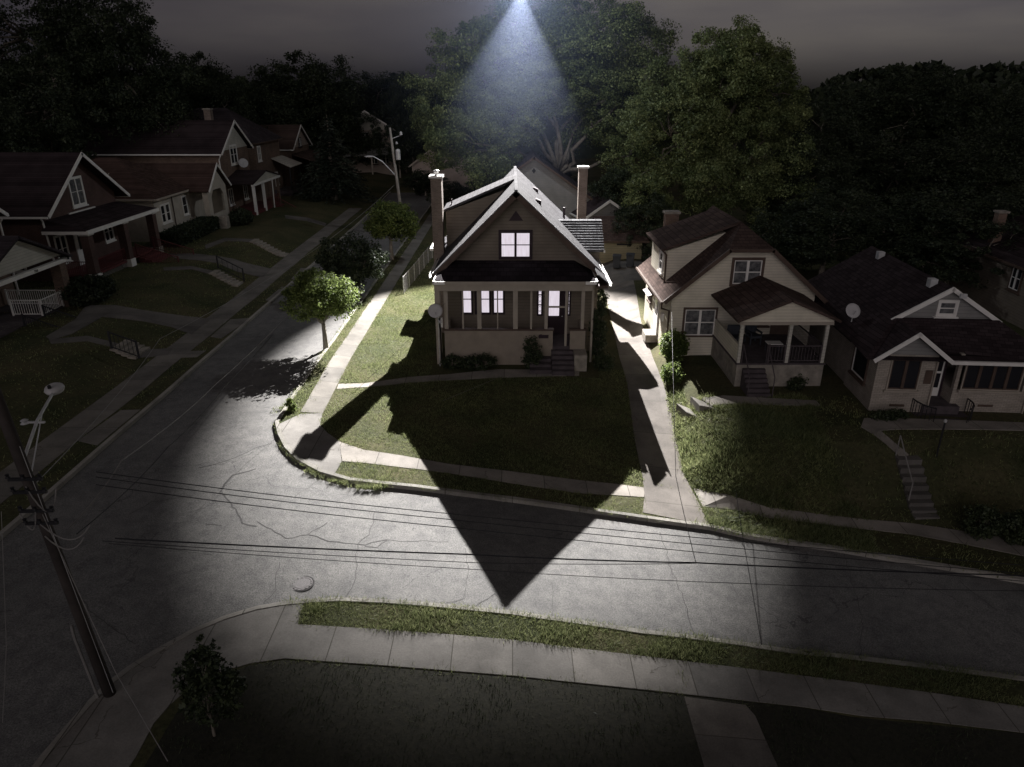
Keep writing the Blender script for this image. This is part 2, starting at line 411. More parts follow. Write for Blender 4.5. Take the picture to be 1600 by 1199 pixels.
# left pavement + aprons + garden paths
polys.append(('walk_left', [(-18.35, 14), (-18.3, 30), (-18.45, 45), (-18.8, 60), (-19.1, 85), (-17.6, 85), (-17.3, 60), (-17.0, 45), (-16.9, 30), (-16.95, 14)]))
for pp in ([(189, 642), (220, 641), (152, 697), (122, 690)], [(288, 550), (322, 549), (308, 559), (280, 560)], [(329, 527), (346, 530), (392, 498), (360, 500)], [(415, 470), (425, 472), (452, 449), (440, 449)], [(455, 437), (472, 437), (485, 420), (470, 420)]):
    polys.append(('apron', G(*pp)))
for pp in ([(135, 478), (180, 478), (225, 486), (280, 494), (330, 499), (300, 523), (268, 512), (225, 503), (160, 496), (112, 523), (80, 533), (72, 527), (118, 500)],
           [(76, 532), (137, 526), (185, 538), (222, 548), (270, 545), (262, 556), (222, 560), (180, 545), (137, 534), (80, 538)],
           [(262, 398), (300, 397), (337, 401), (380, 411), (425, 421), (411, 434), (369, 425), (313, 408), (275, 405)],
           [(255, 419), (300, 417), (332, 424), (330, 430), (300, 422), (256, 424)],
           [(320, 384), (351, 373), (397, 375), (398, 379), (352, 378), (322, 390)],
           [(445, 337), (480, 341), (510, 350), (508, 354), (478, 346), (446, 342)]):
    polys.append(('garden_path', G(*pp)))
polys.append(('yard', [(-3.2, 52), (4.3, 50), (10.8, 50), (10.8, 56.6), (-3.2, 57)]))

KIND = {'near_lawn': ('soil_shaded', .0), 'road': ('asphalt', -.13), 'walk_y': ('concrete_y', .02), 'walk_corner': ('concrete_near', .022), 'walk_x': ('concrete_x', .02), 'drive': ('concrete_drive', .022),
        'front_path': ('concrete_x', .018), 'path_n1': ('concrete_x', .05), 'path_n2': ('concrete_x', .03), 'walk_near': ('concrete_near', .02), 'path_near': ('concrete_drive', .018),
        'walk_left': ('concrete_y', .02), 'apron': ('concrete_y', .018), 'garden_path': ('concrete_far', .03), 'yard': ('concrete_far', .01)}
pts = []; edges = []; faces = []
def dens(poly, step=1.3):
    out = []
    for i, p in enumerate(poly):
        q = poly[(i+1) % len(poly)]; L = sqrt((q[0]-p[0])**2+(q[1]-p[1])**2); n = max(1, int(L/step))
        for k in range(n): out.append((p[0]+(q[0]-p[0])*k/n, p[1]+(q[1]-p[1])*k/n))
    return out
for nm, pl in polys:
    d = dens(pl)
    if sum(d[i][0]*d[(i+1) % len(d)][1]-d[(i+1) % len(d)][0]*d[i][1] for i in range(len(d))) < 0: d = d[::-1]
    b0 = len(pts); pts += [Vector(p) for p in d]; faces.append(list(range(b0, b0+len(d))))
for x in np.arange(-48, 49, 1.1):
    for y in np.arange(3, 62, 1.1): pts.append(Vector((x+.13*sin(y*7), y+.13*sin(x*5))))
for x in np.arange(-700, 701, 20):
    for y in np.arange(-60, 1000, 20):
        if not (-49 < x < 49 and 2 < y < 63): pts.append(Vector((x, y)))
for x in np.arange(-70, 71, 4):
    for y in np.arange(-6, 130, 4):
        if not (-49 < x < 49 and 2 < y < 63): pts.append(Vector((x+.1, y+.1)))
cv, ce, cf, ov, oe, of = geometry.delaunay_2d_cdt(pts, [], faces, 0, 1e-4, True)
regs = {i: [] for i in range(-1, len(polys))}
for f, o in zip(cf, of):
    regs[max(o) if o else -1].append(f)
def region(name, idxs, mat, dz, label=None):
    V = {}; vs = []; fs = []
    def vid(i):
        if i not in V:
            V[i] = len(vs); c = cv[i]; vs.append((c.x, c.y, g(c.x, c.y)+dz))
        return V[i]
    ec = {}
    for ix in idxs:
        for f in regs[ix]:
            t = [vid(i) for i in f]; fs.append(t)
            for a, b_ in zip(t, t[1:]+t[:1]): ec[(min(a, b_), max(a, b_))] = ec.get((min(a, b_), max(a, b_)), 0)+1
    if name not in ('road',):
        low = {}
        for (a, b_), n in ec.items():
            if n == 1:
                for q in (a, b_):
                    if q not in low: low[q] = len(vs); vs.append((vs[q][0], vs[q][1], vs[q][2]-.25))
                fs.append([a, b_, low[b_], low[a]])
    me = bpy.data.meshes.new(name); me.from_pydata(vs, [], fs); me.materials.append(MATS[mat])
    o = bpy.data.objects.new(name, me); COL.objects.link(o); o['kind'] = 'structure'
    return o
region('ground', [-1], 'soil', 0)
bykind = {}
for i, (nm, pl) in enumerate(polys): bykind.setdefault(nm, []).append(i)
NAMES = {'near_lawn': 'near_lawn', 'road': 'road', 'walk_y': 'pavement', 'walk_corner': 'pavement', 'walk_x': 'pavement', 'drive': 'driveway', 'front_path': 'path', 'path_n1': 'path', 'path_n2': 'path', 'walk_near': 'pavement',
         'path_near': 'path', 'walk_left': 'pavement', 'apron': 'pavement', 'garden_path': 'path', 'yard': 'yard'}
for nm, ids in bykind.items(): region(NAMES[nm], ids, KIND[nm][0], KIND[nm][1])
# curbs
def curb(path, side):
    d = dens(path, .6)[:]; 
    # dens() closes the loop: cut the closing run
    last = path[-1]; 
    out = []
    for i, p in enumerate(path[:-1]):
        q = path[i+1]; L = sqrt((q[0]-p[0])**2+(q[1]-p[1])**2); n = max(1, int(L/.6))
        for k in range(n): out.append((p[0]+(q[0]-p[0])*k/n, p[1]+(q[1]-p[1])*k/n))
    out.append(last); a = out; b_ = off(out, side*.15); c = off(out, side*-.012)
    m = MB(); n = len(a)
    vs = []
    for p, q in zip(c, b_):
        zz = g(*p)
        vs += [(p[0], p[1], zz-.3), (p[0], p[1], zz+.022), (q[0], q[1], zz+.03), (q[0], q[1], zz-.3)]
    fs = []
    for i in range(n-1):
        for k in range(3): fs.append((i*4+k, i*4+k+1, i*4+5+k, i*4+4+k))
    m.add(vs, fs); o = m.build('kerb', 'kerb_stone'); o['kind'] = 'structure'
curb(edge_r, 1); curb(edge_n, 1); curb(edge_l, 1)
# tar seams / cracks on the road
seams = MB()
def seam(px, w):
    P = G(*px); out = []
    for i in range(len(P)-1):
        a, b_ = P[i], P[i+1]; L = sqrt((a[0]-b_[0])**2+(a[1]-b_[1])**2); n = max(2, int(L/.22))
        for k in range(n):
            j = .045; out.append((a[0]+(b_[0]-a[0])*k/n+random.uniform(-j, j), a[1]+(b_[1]-a[1])*k/n+random.uniform(-j, j)))
    out.append(P[-1])
    vs = []; fs = []; l = off(out, w/2); r = off(out, -w/2)
    for p, q in zip(l, r):
        w2 = 1
        vs += [(p[0], p[1], g(*p)-.13+.006), (q[0], q[1], g(*q)-.13+.006)]
    for i in range(len(out)-1): fs.append((2*i, 2*i+1, 2*i+3, 2*i+2))
    seams.add(vs, fs)
for px, w in (([(400, 728), (365, 738), (352, 752), (343, 765)], .10), ([(343, 765), (356, 778), (368, 792), (378, 812), (400, 818)], .09), ([(400, 810), (445, 836), (482, 831), (505, 815), (511, 812)], .05), ([(482, 831), (515, 842), (550, 845), (572, 846), (605, 838)], .05),
              ([(586, 795), (580, 820), (575, 830), (560, 845), (556, 870), (555, 897), (542, 925), (540, 935)], .035), ([(572, 848), (590, 850), (604, 840)], .06), ([(600, 840), (660, 841), (700, 842)], .025),
              ([(437, 873), (430, 900), (430, 918), (412, 935)], .025), ([(728, 852), (730, 880), (729, 910), (728, 930), (695, 938), (690, 948)], .025), ([(500, 745), (475, 762), (460, 772)], .02),
              ([(1030, 828), (1040, 850), (1048, 885), (1056, 900), (1068, 930), (1078, 962), (1085, 985)], .035), ([(775, 924), (750, 938), (738, 948)], .025), ([(862, 905), (866, 930), (862, 960)], .02),
              ([(1235, 895), (1255, 930), (1262, 970)], .02), ([(200, 800), (235, 780), (300, 770)], .03), ([(190, 835), (250, 850), (330, 862)], .02), ([(320, 815), (345, 817)], .04), ([(100, 900), (150, 960), (210, 1000)], .02),
              ([(1500, 902), (1540, 935), (1560, 950)], .03), ([(1320, 860), (1330, 900), (1350, 960), (1345, 1020)], .02), ([(690, 790), (720, 812), (760, 830), (800, 842)], .02)):
    seam(px, w*.62)
o = seams.build('road_crack', 'seam'); o['kind'] = 'structure'
# manhole
mx, my = gp(471, 907); mz = g(mx, my)-.13
t = thing('manhole_cover', 'round cast iron manhole cover set in the asphalt near the kerb', 'manhole cover', (mx, my, mz))
m = MB().lathe((0, 0, 0), [(.31, -.05), (.31, .012), (.28, .016), (.24, .010), (.23, .016), (.02, .016)], 28)
for i in range(14):
    a = 2*pi*i/14; m.beam((.245*cos(a), .245*sin(a), .02), (.29*cos(a), .29*sin(a), .02), .03, .012)
m.build('lid', 'cast_iron', t)
MB().lathe((0, 0, 0), [(.35, -.05), (.36, .008), (.33, .010), (.325, -.05)], 28).build('ring', 'seam', t)

# ------------------------------------------------------------------ grass
print('grass')
me_lawn = bpy.data.objects['ground'].data
def lawn_arrays(me):
    V = np.empty(len(me.vertices)*3, np.float32); me.vertices.foreach_get('co', V)
    return V.reshape(-1, 3), np.array([p.vertices[:] for p in me.polygons if len(p.vertices) == 3])
V = np.empty(len(me_lawn.vertices)*3, np.float32); me_lawn.vertices.foreach_get('co', V); V = V.reshape(-1, 3)
tris = np.array([p.vertices[:] for p in me_lawn.polygons if len(p.vertices) == 3])
c = V[tris].mean(1)
inb = []   # building footprints to leave clear
FOOT = [(-4.1, 4.3, 32.6, 48), (7.9, 15.2, 28.9, 41.2), (14.9, 23, 26.4, 38)]
def tuft_points(sel, dens_):
    T = V[tris[sel]]; a = np.linalg.norm(np.cross(T[:, 1]-T[:, 0], T[:, 2]-T[:, 0]), axis=1)/2
    n = rng.poisson(a*dens_); idx = np.repeat(np.arange(len(a)), n); r = rng.random((len(idx), 2)); s = np.sqrt(r[:, :1]); q = r[:, 1:]
    P = T[idx, 0]*(1-s)+T[idx, 1]*s*(1-q)+T[idx, 2]*s*q
    keep = np.ones(len(P), bool)
    for f in FOOT: keep &= ~((P[:, 0] > f[0]) & (P[:, 0] < f[1]) & (P[:, 1] > f[2]) & (P[:, 1] < f[3]))
    return P[keep]
def in_(x0, x1, y0, y1): return (c[:, 0] > x0) & (c[:, 0] < x1) & (c[:, 1] > y0) & (c[:, 1] < y1)
def grass_obj(P, hmin, hmax, w, nb, name, mat='blade', lean=.6, spread=.07):
    n = len(P)*nb; B = np.repeat(P, nb, 0)+np.c_[rng.normal(0, spread, (n, 2)), np.zeros(n)]
    a = rng.random(n)*2*pi; h = hmin+(hmax-hmin)*rng.random(n)**1.5; lx = rng.normal(0, lean, n)*h; ly = rng.normal(0, lean, n)*h
    patch = .75+.45*np.sin(B[:, 0]*1.7+np.sin(B[:, 1]*2.3))*np.sin(B[:, 1]*1.3+1); h = h*np.clip(patch, .5, 1.3)
    d = np.c_[np.cos(a), np.sin(a), np.zeros(n)]*w/2
    top = B+np.c_[lx, ly, h]
    Vv = np.stack([B-d-[0, 0, .02], B+d-[0, 0, .02], top], 1).reshape(-1, 3)
    Fq = np.arange(n*3).reshape(-1, 3)
    o = arrmesh(name, Vv, Fq, mat); tag(o, None, None, None, 'stuff'); return o
s1 = in_(-10, 5.6, 20, 34) | in_(-10, -3.8, 34, 52)
s2 = in_(6.5, 12.5, 19, 31)
s3 = in_(-6.5, 13, 13.5, 16.6)
s4 = (in_(12.5, 24, 17, 29) | in_(-10, -4, 34, 66)) & ~s1
s5 = in_(-12, 12, 6, 13.5)
s6 = in_(-34, -16, 16, 62)
def sel_label(o, l): o['label'] = l; return o
sel_label(grass_obj(tuft_points(s1 & ~s2 & ~s3, 150), .04, .13, .022, 5, 'grass'), 'lawn grass around the house')
sel_label(grass_obj(tuft_points(s2 & ~s1, 170), .08, .28, .028, 6, 'grass'), 'long grass on the bank beside the driveway')
sel_label(grass_obj(tuft_points(s3, 240), .05, .16, .019, 6, 'grass'), 'grass verge along the near kerb')
sel_label(grass_obj(tuft_points(s4, 22), .05, .16, .035, 5, 'grass'), 'dim lawn grass by the right hand houses')
Vk, tk, ck_ = V, tris, c
V, tris = lawn_arrays(bpy.data.objects['near_lawn'].data); c = V[tris].mean(1)
s5 = in_(-12, 13, 6, 15)
sel_label(grass_obj(tuft_points(s5, 45), .03, .1, .02, 4, 'grass', 'leaf_shrub'), 'foreground lawn grass with shade put into its colour')  # darker leaf colour stands in for the missing light on this lawn
V, tris, c = Vk, tk, ck_
sel_label(grass_obj(tuft_points(s6, 12), .05, .13, .04, 4, 'grass'), 'dim lawn grass across the side street')
# weeds growing in joints and along kerbs
W = []
def weedline(px, n, s=.06):
    P = G(*px)
    for i in range(len(P)-1):
        for k in range(n): 
            t_ = random.random(); x = P[i][0]+(P[i+1][0]-P[i][0])*t_+random.gauss(0, s); y = P[i][1]+(P[i+1][1]-P[i][1])*t_+random.gauss(0, s); W.append((x, y, g(x, y)-.05))
weedline([(437, 690), (455, 712), (490, 738)], 26, .05); weedline([(480, 734), (520, 750), (570, 762), (605, 760)], 45, .06)
weedline([(1030, 759), (1078, 767)], 40, .05); weedline([(470, 640), (462, 665)], 40, .12); weedline([(985, 803), (1004, 800)], 40, .12)
weedline([(985, 800), (1000, 803)], 40, .1); weedline([(1057, 650), (1052, 660)], 20, .08); weedline([(535, 937), (500, 935)], 14, .05)
weedline([(895, 1050), (900, 1065)], 16, .05); weedline([(1115, 1090), (1170, 1105)], 30, .06); weedline([(1060, 1050), (1070, 1075)], 14, .05)
weedline([(470, 977), (600, 985), (800, 1001), (1000, 1026)], 60, .05); weedline([(1090, 795), (1108, 822)], 40, .08); weedline([(1055, 670), (1066, 735)], 60, .09)
weedline([(628, 713), (640, 716)], 40, .1); weedline([(530, 688), (625, 711)], 60, .07); weedline([(525, 655), (520, 678)], 40, .07)
weedline([(480, 628), (505, 625)], 8, .03); weedline([(430, 643), (460, 625), (480, 605)], 40, .1); weedline([(540, 722), (650, 736)], 40, .05)
sel_label(grass_obj(np.array(W), .05, .2, .024, 6, 'weeds', 'blade', .5, .05), 'weeds in the paving joints and along the kerbs')

# ------------------------------------------------------------------ trees
def leafcloud(lobes, nclump, nleaf, size, rc, up=.3, flat=1.0):
    """lobes: (x,y,z,rx,ry,rz) -> leaf quads spread in clumps near the lobe surfaces"""
    L = np.array(lobes, float); vol = (L[:, 3]*L[:, 4]*L[:, 5])**(.75); vol /= vol.sum()
    ids = rng.choice(len(L), nclump, p=vol)
    d = rng.normal(size=(nclump, 3)); d /= np.linalg.norm(d, axis=1)[:, None]
    rad = (.55+.5*rng.random(nclump)**.6)[:, None]
    C = L[ids, :3]+d*rad*L[ids, 3:]
    cr = rc*(.45+1.0*rng.random(nclump)**1.4)
    k = np.repeat(np.arange(nclump), nleaf); n = len(k)
    e = rng.normal(size=(n, 3)); e /= np.linalg.norm(e, axis=1)[:, None]
    P = C[k]+e*(rng.random(n)**.45*cr[k])[:, None]*np.array([1, 1, .75*flat])
    # leaf frames: lean outward from clump, random spin
    nr = e*.8+rng.normal(size=(n, 3))*.7+np.array([0, 0, up]); nr /= np.linalg.norm(nr, axis=1)[:, None]
    a = np.cross(nr, rng.normal(size=(n, 3))); a /= np.linalg.norm(a, axis=1)[:, None]; b_ = np.cross(nr, a)
    s = (size*(.5+1.1*rng.random(n)**1.5))[:, None]
    Q = np.stack([P-a*s*.5, P-b_*s*.28+nr*s*.06, P+a*s*.5, P+b_*s*.28+nr*s*.06], 1).reshape(-1, 3)
    return Q, np.arange(n*4).reshape(-1, 4), C
def limbs(m, base, h0, r0, lobes, C, ntw=26, lean=(0, 0)):
    """tapered trunk, limbs to each lobe and twigs to clumps"""
    base = Vector(base); fork = base+Vector((lean[0], lean[1], h0))
    def bend(a, b_, n=5, j=.06):
        L = (b_-a).length; return [a.lerp(b_, i/n)+Vector((random.gauss(0, 1), random.gauss(0, 1), random.gauss(0, .5)+(1-abs(2*i/n-1))))*L*j*(0 if i in (0, n) else 1) for i in range(n+1)]
    m.tube([base-Vector((0, 0, .3)), base+Vector((0, 0, .1*h0)), base.lerp(fork, .5)+Vector((random.gauss(0, .03*h0), 0, 0)), fork], [r0*1.45, r0*1.1, r0*.92, r0*.8], 10)
    ends = []
    up_ = [lb for lb in lobes if lb[2] > fork.z+(2.0 if h0 > 3 else -9)] or lobes
    for lb in up_:
        c_ = Vector(lb[:3]); p = bend(fork, c_, 6, .05); n = len(p); m.tube(p, [r0*.62*(1-.72*i/(n-1)) for i in range(n)], 7); ends.append(p)
    idx = np.random.default_rng(5).choice(len(C), min(ntw, len(C)), replace=False)
    for i in idx:
        c_ = Vector(C[i]); best = min((q for p in ends for q in p[2:]), key=lambda q: (q-c_).length)
        p = bend(best, c_, 4, .06); m.tube(p, [r0*.2*(1-.8*k/4) for k in range(5)], 5)
def tree(name, label, base, lobes, r0, h0, nclump, nleaf, size, rc, leaf='leaf', bark='bark', group=None, ntw=26, lean=(0, 0), cat='tree'):
    b0 = (base[0], base[1], g(base[0], base[1])) if len(base) == 2 else base
    t = thing(name, label, cat, b0, 0, group)
    lb = [(x-b0[0], y-b0[1], z-b0[2], a, b_, c_) for x, y, z, a, b_, c_ in lobes]
    main_lb = list(lb)
    for (x, y, z, a, b_, c_) in main_lb:   # small outlying sprays roughen each lobe's outline
        for _ in range(5 if a > 2 else 2):
            d = Vector((random.gauss(0, 1), random.gauss(0, 1), random.gauss(.25, 1))).normalized(); q = random.uniform(.2, .34)
            lb.append((x+d.x*a*1.08, y+d.y*b_*1.08, z+d.z*c_*1.08, a*q, b_*q, c_*q))
    Q, Fq, C = leafcloud(lb, nclump, int(nleaf*(1.25 if nclump > 800 else 1)), size*(.88 if nclump > 800 else 1), rc)
    m = MB(); limbs(m, (0, 0, 0), h0, r0, main_lb, C, ntw, lean); m.build('trunk', bark, t, smooth=True)
    arrmesh('crown', Q, Fq, leaf, t)
    return t
print('trees')
tree('street_tree', 'small round street tree with bright lit leaves beside the corner pavement', (-9.93, 35.8), [(-10.3, 36.0, 3.0, 1.55, 1.4, 1.05), (-9.2, 35.7, 3.2, 1.1, 1.1, .85), (-10.2, 36.4, 3.7, .95, .9, .7), (-11.0, 36, 2.7, .95, .9, .7)], .13, 1.35, 210, 95, .13, .42, 'leaf', 'bark_pale')
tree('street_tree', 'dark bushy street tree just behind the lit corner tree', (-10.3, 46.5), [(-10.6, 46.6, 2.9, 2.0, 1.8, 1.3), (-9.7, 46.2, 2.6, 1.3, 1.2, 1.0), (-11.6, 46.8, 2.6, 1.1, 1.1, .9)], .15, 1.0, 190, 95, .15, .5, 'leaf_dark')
tree('street_tree', 'mid green street tree in front of the far utility pole', (-9.8, 57.5), [(-9.7, 57.6, 3.4, 1.6, 1.6, 1.3), (-8.7, 57.6, 3.1, 1.1, 1.2, 1.0), (-9.8, 57.8, 4.2, 1.0, 1.0, .75), (-10.6, 57.4, 3.0, 1.0, 1.1, .9)], .15, 1.7, 220, 80, .17, .5, 'leaf', 'bark_pale')
s = 70/1110/ .925 # metres per pixel near y=74
def lobe(px, py, y, rp, rz=None, ry=None):
    c_ = pY(px, py, y); dep = y*cos(PITCH)+(CAMH-c_.z)*sin(PITCH); k = dep/F
    return (c_.x, c_.y, c_.z, rp*k, ry or rp*k*.9, (rz or rp)*k)
tree('broad_tree', 'huge spreading tree with forked pale trunk towering behind the lit house', (6.3, 75, .3),
     [lobe(740, 90, 75, 68, 50), lobe(700, 170, 74, 58, 48), lobe(742, 225, 72, 66, 42), lobe(830, 70, 76, 95, 66), lobe(925, 60, 76, 90, 62), lobe(985, 90, 75, 62, 62), lobe(860, 140, 75, 80, 42), lobe(800, 180, 73, 60, 45), lobe(960, 170, 74, 55, 50), lobe(985, 245, 71, 40, 42), lobe(905, 215, 77, 42, 25), lobe(770, 270, 71, 45, 26), lobe(690, 235, 73, 34, 30)],
     .42, 5.0, 1350, 175, .21, .95, 'leaf_big', 'bark', ntw=70, lean=(-1.6, 0))
tree('broad_tree', 'dense rounded tree rising behind the beige house with paler leaves on its left', (17, 64, .3),
     [lobe(1050, 215, 63, 72, 78), lobe(1120, 150, 64, 78, 70), lobe(1160, 110, 65, 66, 58), lobe(1200, 150, 65, 52, 58), lobe(1125, 95, 65, 50, 45), lobe(1180, 240, 63, 78, 72), lobe(1060, 290, 61, 58, 40), lobe(1130, 290, 61, 56, 45), lobe(1215, 310, 61, 50, 60), lobe(1015, 300, 60, 36, 36), lobe(1030, 160, 65, 45, 50)],
     .42, 5.0, 1000, 190, .20, .85, 'leaf_big', ntw=60)
tree('broad_tree', 'vast dark tree filling the upper left corner above the brick houses', (-46, 84, 2),
     [lobe(40, 60, 82, 120, 110), lobe(150, 40, 84, 85, 80), lobe(195, 130, 80, 85, 75), lobe(100, 170, 76, 120, 75), lobe(235, 190, 80, 60, 60), lobe(10, 190, 74, 90, 70), lobe(250, 130, 86, 40, 50), lobe(190, 30, 84, 30, 70)],
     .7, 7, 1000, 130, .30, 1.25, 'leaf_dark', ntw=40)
# conifer
def conifer(label, base, h, r, name='conifer'):
    b0 = (base[0], base[1], g(*base)); t = thing(name, label, 'tree', b0)
    MB().tube([(0, 0, -.3), (0, 0, h*.5), (0, 0, h)], [r*.09, r*.05, .02], 8).build('trunk', 'bark', t)
    Q = []
    nt_ = int(h/.38)
    P = []; D = []
    for i in range(nt_):
        z = .8+(h-.9)*i/nt_; rr = r*(1-i/nt_)**.85
        nb = max(6, int(11*rr/r+5))
        for k in range(nb):
            a = random.random()*2*pi; L = rr*random.uniform(.75, 1.1); m_ = max(5, int(L*12))
            for j in range(m_):
                q = (j+.5)/m_; x = cos(a)*L*q; y = sin(a)*L*q; zz = z-.25*L*q*q+random.gauss(0, .05)
                P.append((x+random.gauss(0, .12), y+random.gauss(0, .12), zz)); D.append((cos(a+random.gauss(0, .6)), sin(a+random.gauss(0, .6)), -.25+random.gauss(0, .2)))
    P = np.array(P); D = np.array(D); n = len(P); D /= np.linalg.norm(D, axis=1)[:, None]
    sd = np.cross(D, rng.normal(size=(n, 3))); sd /= np.linalg.norm(sd, axis=1)[:, None]
    s_ = (.28+.2*rng.random(n))[:, None]
    Q = np.stack([P-D*s_*.6, P+sd*s_*.2, P+D*s_*.6, P-sd*s_*.2], 1).reshape(-1, 3)
    arrmesh('crown', Q, np.arange(n*4).reshape(-1, 4), 'needle', t); return t
conifer('broad drooping spruce at the far end of the side street', (-21.5, 88), 9.6, 5.2, 'spruce_tree')
# distant rows: a few prototypes copied, each tree an object of its own
def copy_tree(t, loc, rz, sc, label, group):
    r = t.copy(); COL.objects.link(r); r.location = loc; r.rotation_euler = (0, 0, rz); r.scale = sc; r['label'] = label; r['group'] = group
    for ch in t.children:
        q = ch.copy(); COL.objects.link(q); q.parent = r
    return r
GRP = 'trees on the dark skyline'
protos = []
for i in range(3):
    lb = [(0, 0, 8, 4.6, 4.4, 4.4), (2.6+i*.5, 1, 7, 3, 3, 3.4), (-3, -1, 6.4+i, 3.2, 3, 3.2), (.5-i, 1, 11, 3, 3, 2.6), (1.5*i-1, -2.4, 4.8, 3.4, 3, 3)]
    protos.append(tree('distant_tree', 'x', (0, 0, 0), lb, .3, 3, 240, 130, .28, 1.1, 'leaf_dark', 'bark', GRP, ntw=14))
SIDEG = {'left': 'leafy tree on the skyline beyond the left hand row of houses', 'mid': 'leafy tree on the skyline beyond the end of the side street', 'right': 'leafy tree in the dark wood beyond the right hand bungalow'}
spots = []
def spot(px, top, y, k, sx=1):
    p = pY(px, top, y); spots.append((p.x, y, max(3, p.z+1)/13.6, k, sx))
for px, top, y, k, sx in ((330, 118, 100, 0, .8), (400, 135, 112, 2, 1.2), (470, 110, 118, 0, 1.15), (520, 122, 118, 1, 1), (572, 140, 130, 2, 1.1), (610, 146, 135, 0, 1), (640, 140, 118, 1, .8), (280, 140, 96, 1, 1), (330, 165, 92, 2, .9), (420, 170, 106, 1, 1.1), (500, 175, 112, 0, 1.0), (560, 190, 118, 2, .9), (630, 200, 125, 1, 1),
                          (1290, 150, 90, 0, .8), (1330, 215, 72, 2, 1.1), (1420, 130, 105, 1, 1.25), (1480, 125, 108, 0, 1.1), (1530, 155, 110, 2, 1.1), (1590, 158, 112, 1, 1.1), (1380, 165, 110, 0, 1.1), (1560, 230, 70, 0, 1.2), (1490, 250, 64, 1, 1.2), (1400, 250, 66, 2, 1.3), (1270, 250, 62, 0, 1.0), (1300, 330, 50, 1, 1), (1500, 340, 47, 2, 1.1), (1590, 330, 50, 0, 1), (1420, 340, 52, 0, 1.1), (1650, 200, 80, 2, 1.4), (1690, 330, 48, 1, 1.2), (1230, 350, 52, 2, .7),
                          (975, 290, 66, 2, .6), (1010, 335, 58, 0, .55), (665, 290, 96, 1, .7), (-60, 160, 80, 0, 1.3), (40, 200, 66, 2, 1), (760, 290, 92, 0, .8), (860, 250, 100, 1, .9), (700, 300, 84, 2, .5)):
    spot(px, top, y, k, sx)
for i, (x, y, sz, k, sx) in enumerate(spots):
    sd = 'left' if x < -28 else 'mid' if x < 15 else 'right'
    a = (max(.75, sz)*sx, max(.75, sz)*sx, sz)
    if i < 3 and False: pass
    lab = SIDEG[sd]
    if k is not None:
        copy_tree(protos[k], (x, y, g(x, y)), random.random()*6.28, a, lab, GRP+' '+{'left': 'left', 'mid': 'in the middle', 'right': 'right'}[sd])
for p in protos:
    for ch in list(p.children): bpy.data.objects.remove(ch)
    bpy.data.objects.remove(p)
# far wooded ridge
n = 42000
x = rng.uniform(-230, 230, n); y = rng.uniform(150, 250, n)
hh = 15.5+3.0*np.sin(x*.05+1)+2.2*np.sin(x*.13)+1.6*np.sin(x*.31+y*.05)+1.2*np.sin(x*.7+y*.2); hh *= (.55+.45*np.clip((y-150)/60, 0, 1)); hh = hh*(.92+.0*x)+rng.normal(0, .5, n)
P = np.c_[x, y, hh]; nr = rng.normal(size=(n, 3))+[0, -.6, .6]; nr /= np.linalg.norm(nr, axis=1)[:, None]; a = np.cross(nr, rng.normal(size=(n, 3))); a /= np.linalg.norm(a, axis=1)[:, None]; b_ = np.cross(nr, a)
s_ = rng.uniform(.9, 1.8, n)[:, None]
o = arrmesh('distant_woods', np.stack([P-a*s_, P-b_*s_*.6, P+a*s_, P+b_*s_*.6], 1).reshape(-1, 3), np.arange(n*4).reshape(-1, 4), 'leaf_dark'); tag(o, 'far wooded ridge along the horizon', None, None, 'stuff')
hl = MB(); xs = np.arange(-240, 241, 12)
vs = []; fs = []
for i, xx in enumerate(xs):
    top = 14+3.0*sin(xx*.05+1)+2*sin(xx*.13); vs += [(xx, 152, 0), (xx, 178, top*.7), (xx, 215, top*.82), (xx, 330, top*.8)]
for i in range(len(xs)-1):
    for k in range(3): fs.append((i*4+k, i*4+k+1, i*4+5+k, i*4+4+k))
hl.add(vs, fs); o = hl.build('hills', 'leaf_dark'); o['kind'] = 'structure'
# shrubs
def shrub(label, x, y, rx, ry, h, leaf='leaf_shrub', n=60, size=.09, name='shrub', rc=.22, zoff=0, nl=60, group=None):
    z = g(x, y)+zoff; t = thing(name, label, 'bush' if name != 'hedge' else 'hedge', (x, y, z), 0, group)
    Q, Fq, C = leafcloud([(0, 0, h*.5, rx*.8, ry*.8, h*.48)], n, nl, size, rc)
    Q[:, 2] = np.maximum(Q[:, 2], -.02)
    m = MB()
    for i in range(min(14, n)): m.tube([(0, 0, 0), (C[i][0]*.4, C[i][1]*.4, C[i][2]*.6), tuple(C[i])], [.03, .02, .008], 5)
    m.build('stem', 'bark', t); arrmesh('foliage', Q, Fq, leaf, t); return t
shrub('upright leafy bush in front of the porch of the dark fronted house', 1.0, 33.6, .55, .5, 1.7, n=60)
shrub('low ragged bush at the foot of the porch wall left of the upright bush', -1.6, 33.6, 1.1, .5, .7, n=60)
shrub('small bush right under the left end of the porch wall', -3.0, 33.75, .6, .45, .6, n=40)
shrub('tall vine bush growing up the right porch corner beside the driveway', 4.45, 34.9, .42, .45, 3.1, n=90, size=.11)
shrub('low dark bush between the porch steps and the driveway', 4.6, 33.6, .6, .6, .8, n=50)
shrub('spreading bush at the front corner of the beige house', 8.15, 33.5, .8, .7, 1.7, 'leaf', n=110, size=.12)
shrub('trailing bush below the beige house corner beside the driveway', 7.7, 31.9, .55, .8, .9, 'leaf', n=80, size=.12)
shrub('small shrub beside the porch wall of the beige house', 12.9, 29.8, .4, .3, .6, n=30)
shrub('dark bush overhanging the driveway behind the lit house', 5.5, 44.5, .8, 1.2, 1.3, n=90)
shrub('weedy sapling on the kerb strip near the corner', -9.5, 27.9, .22, .25, .55, 'leaf', n=20, size=.1, rc=.14)
shrub('dark rounded bush left of its twin at the right edge of the street', *gp(1530, 838), .75, .6, 1.1, n=120, size=.1)
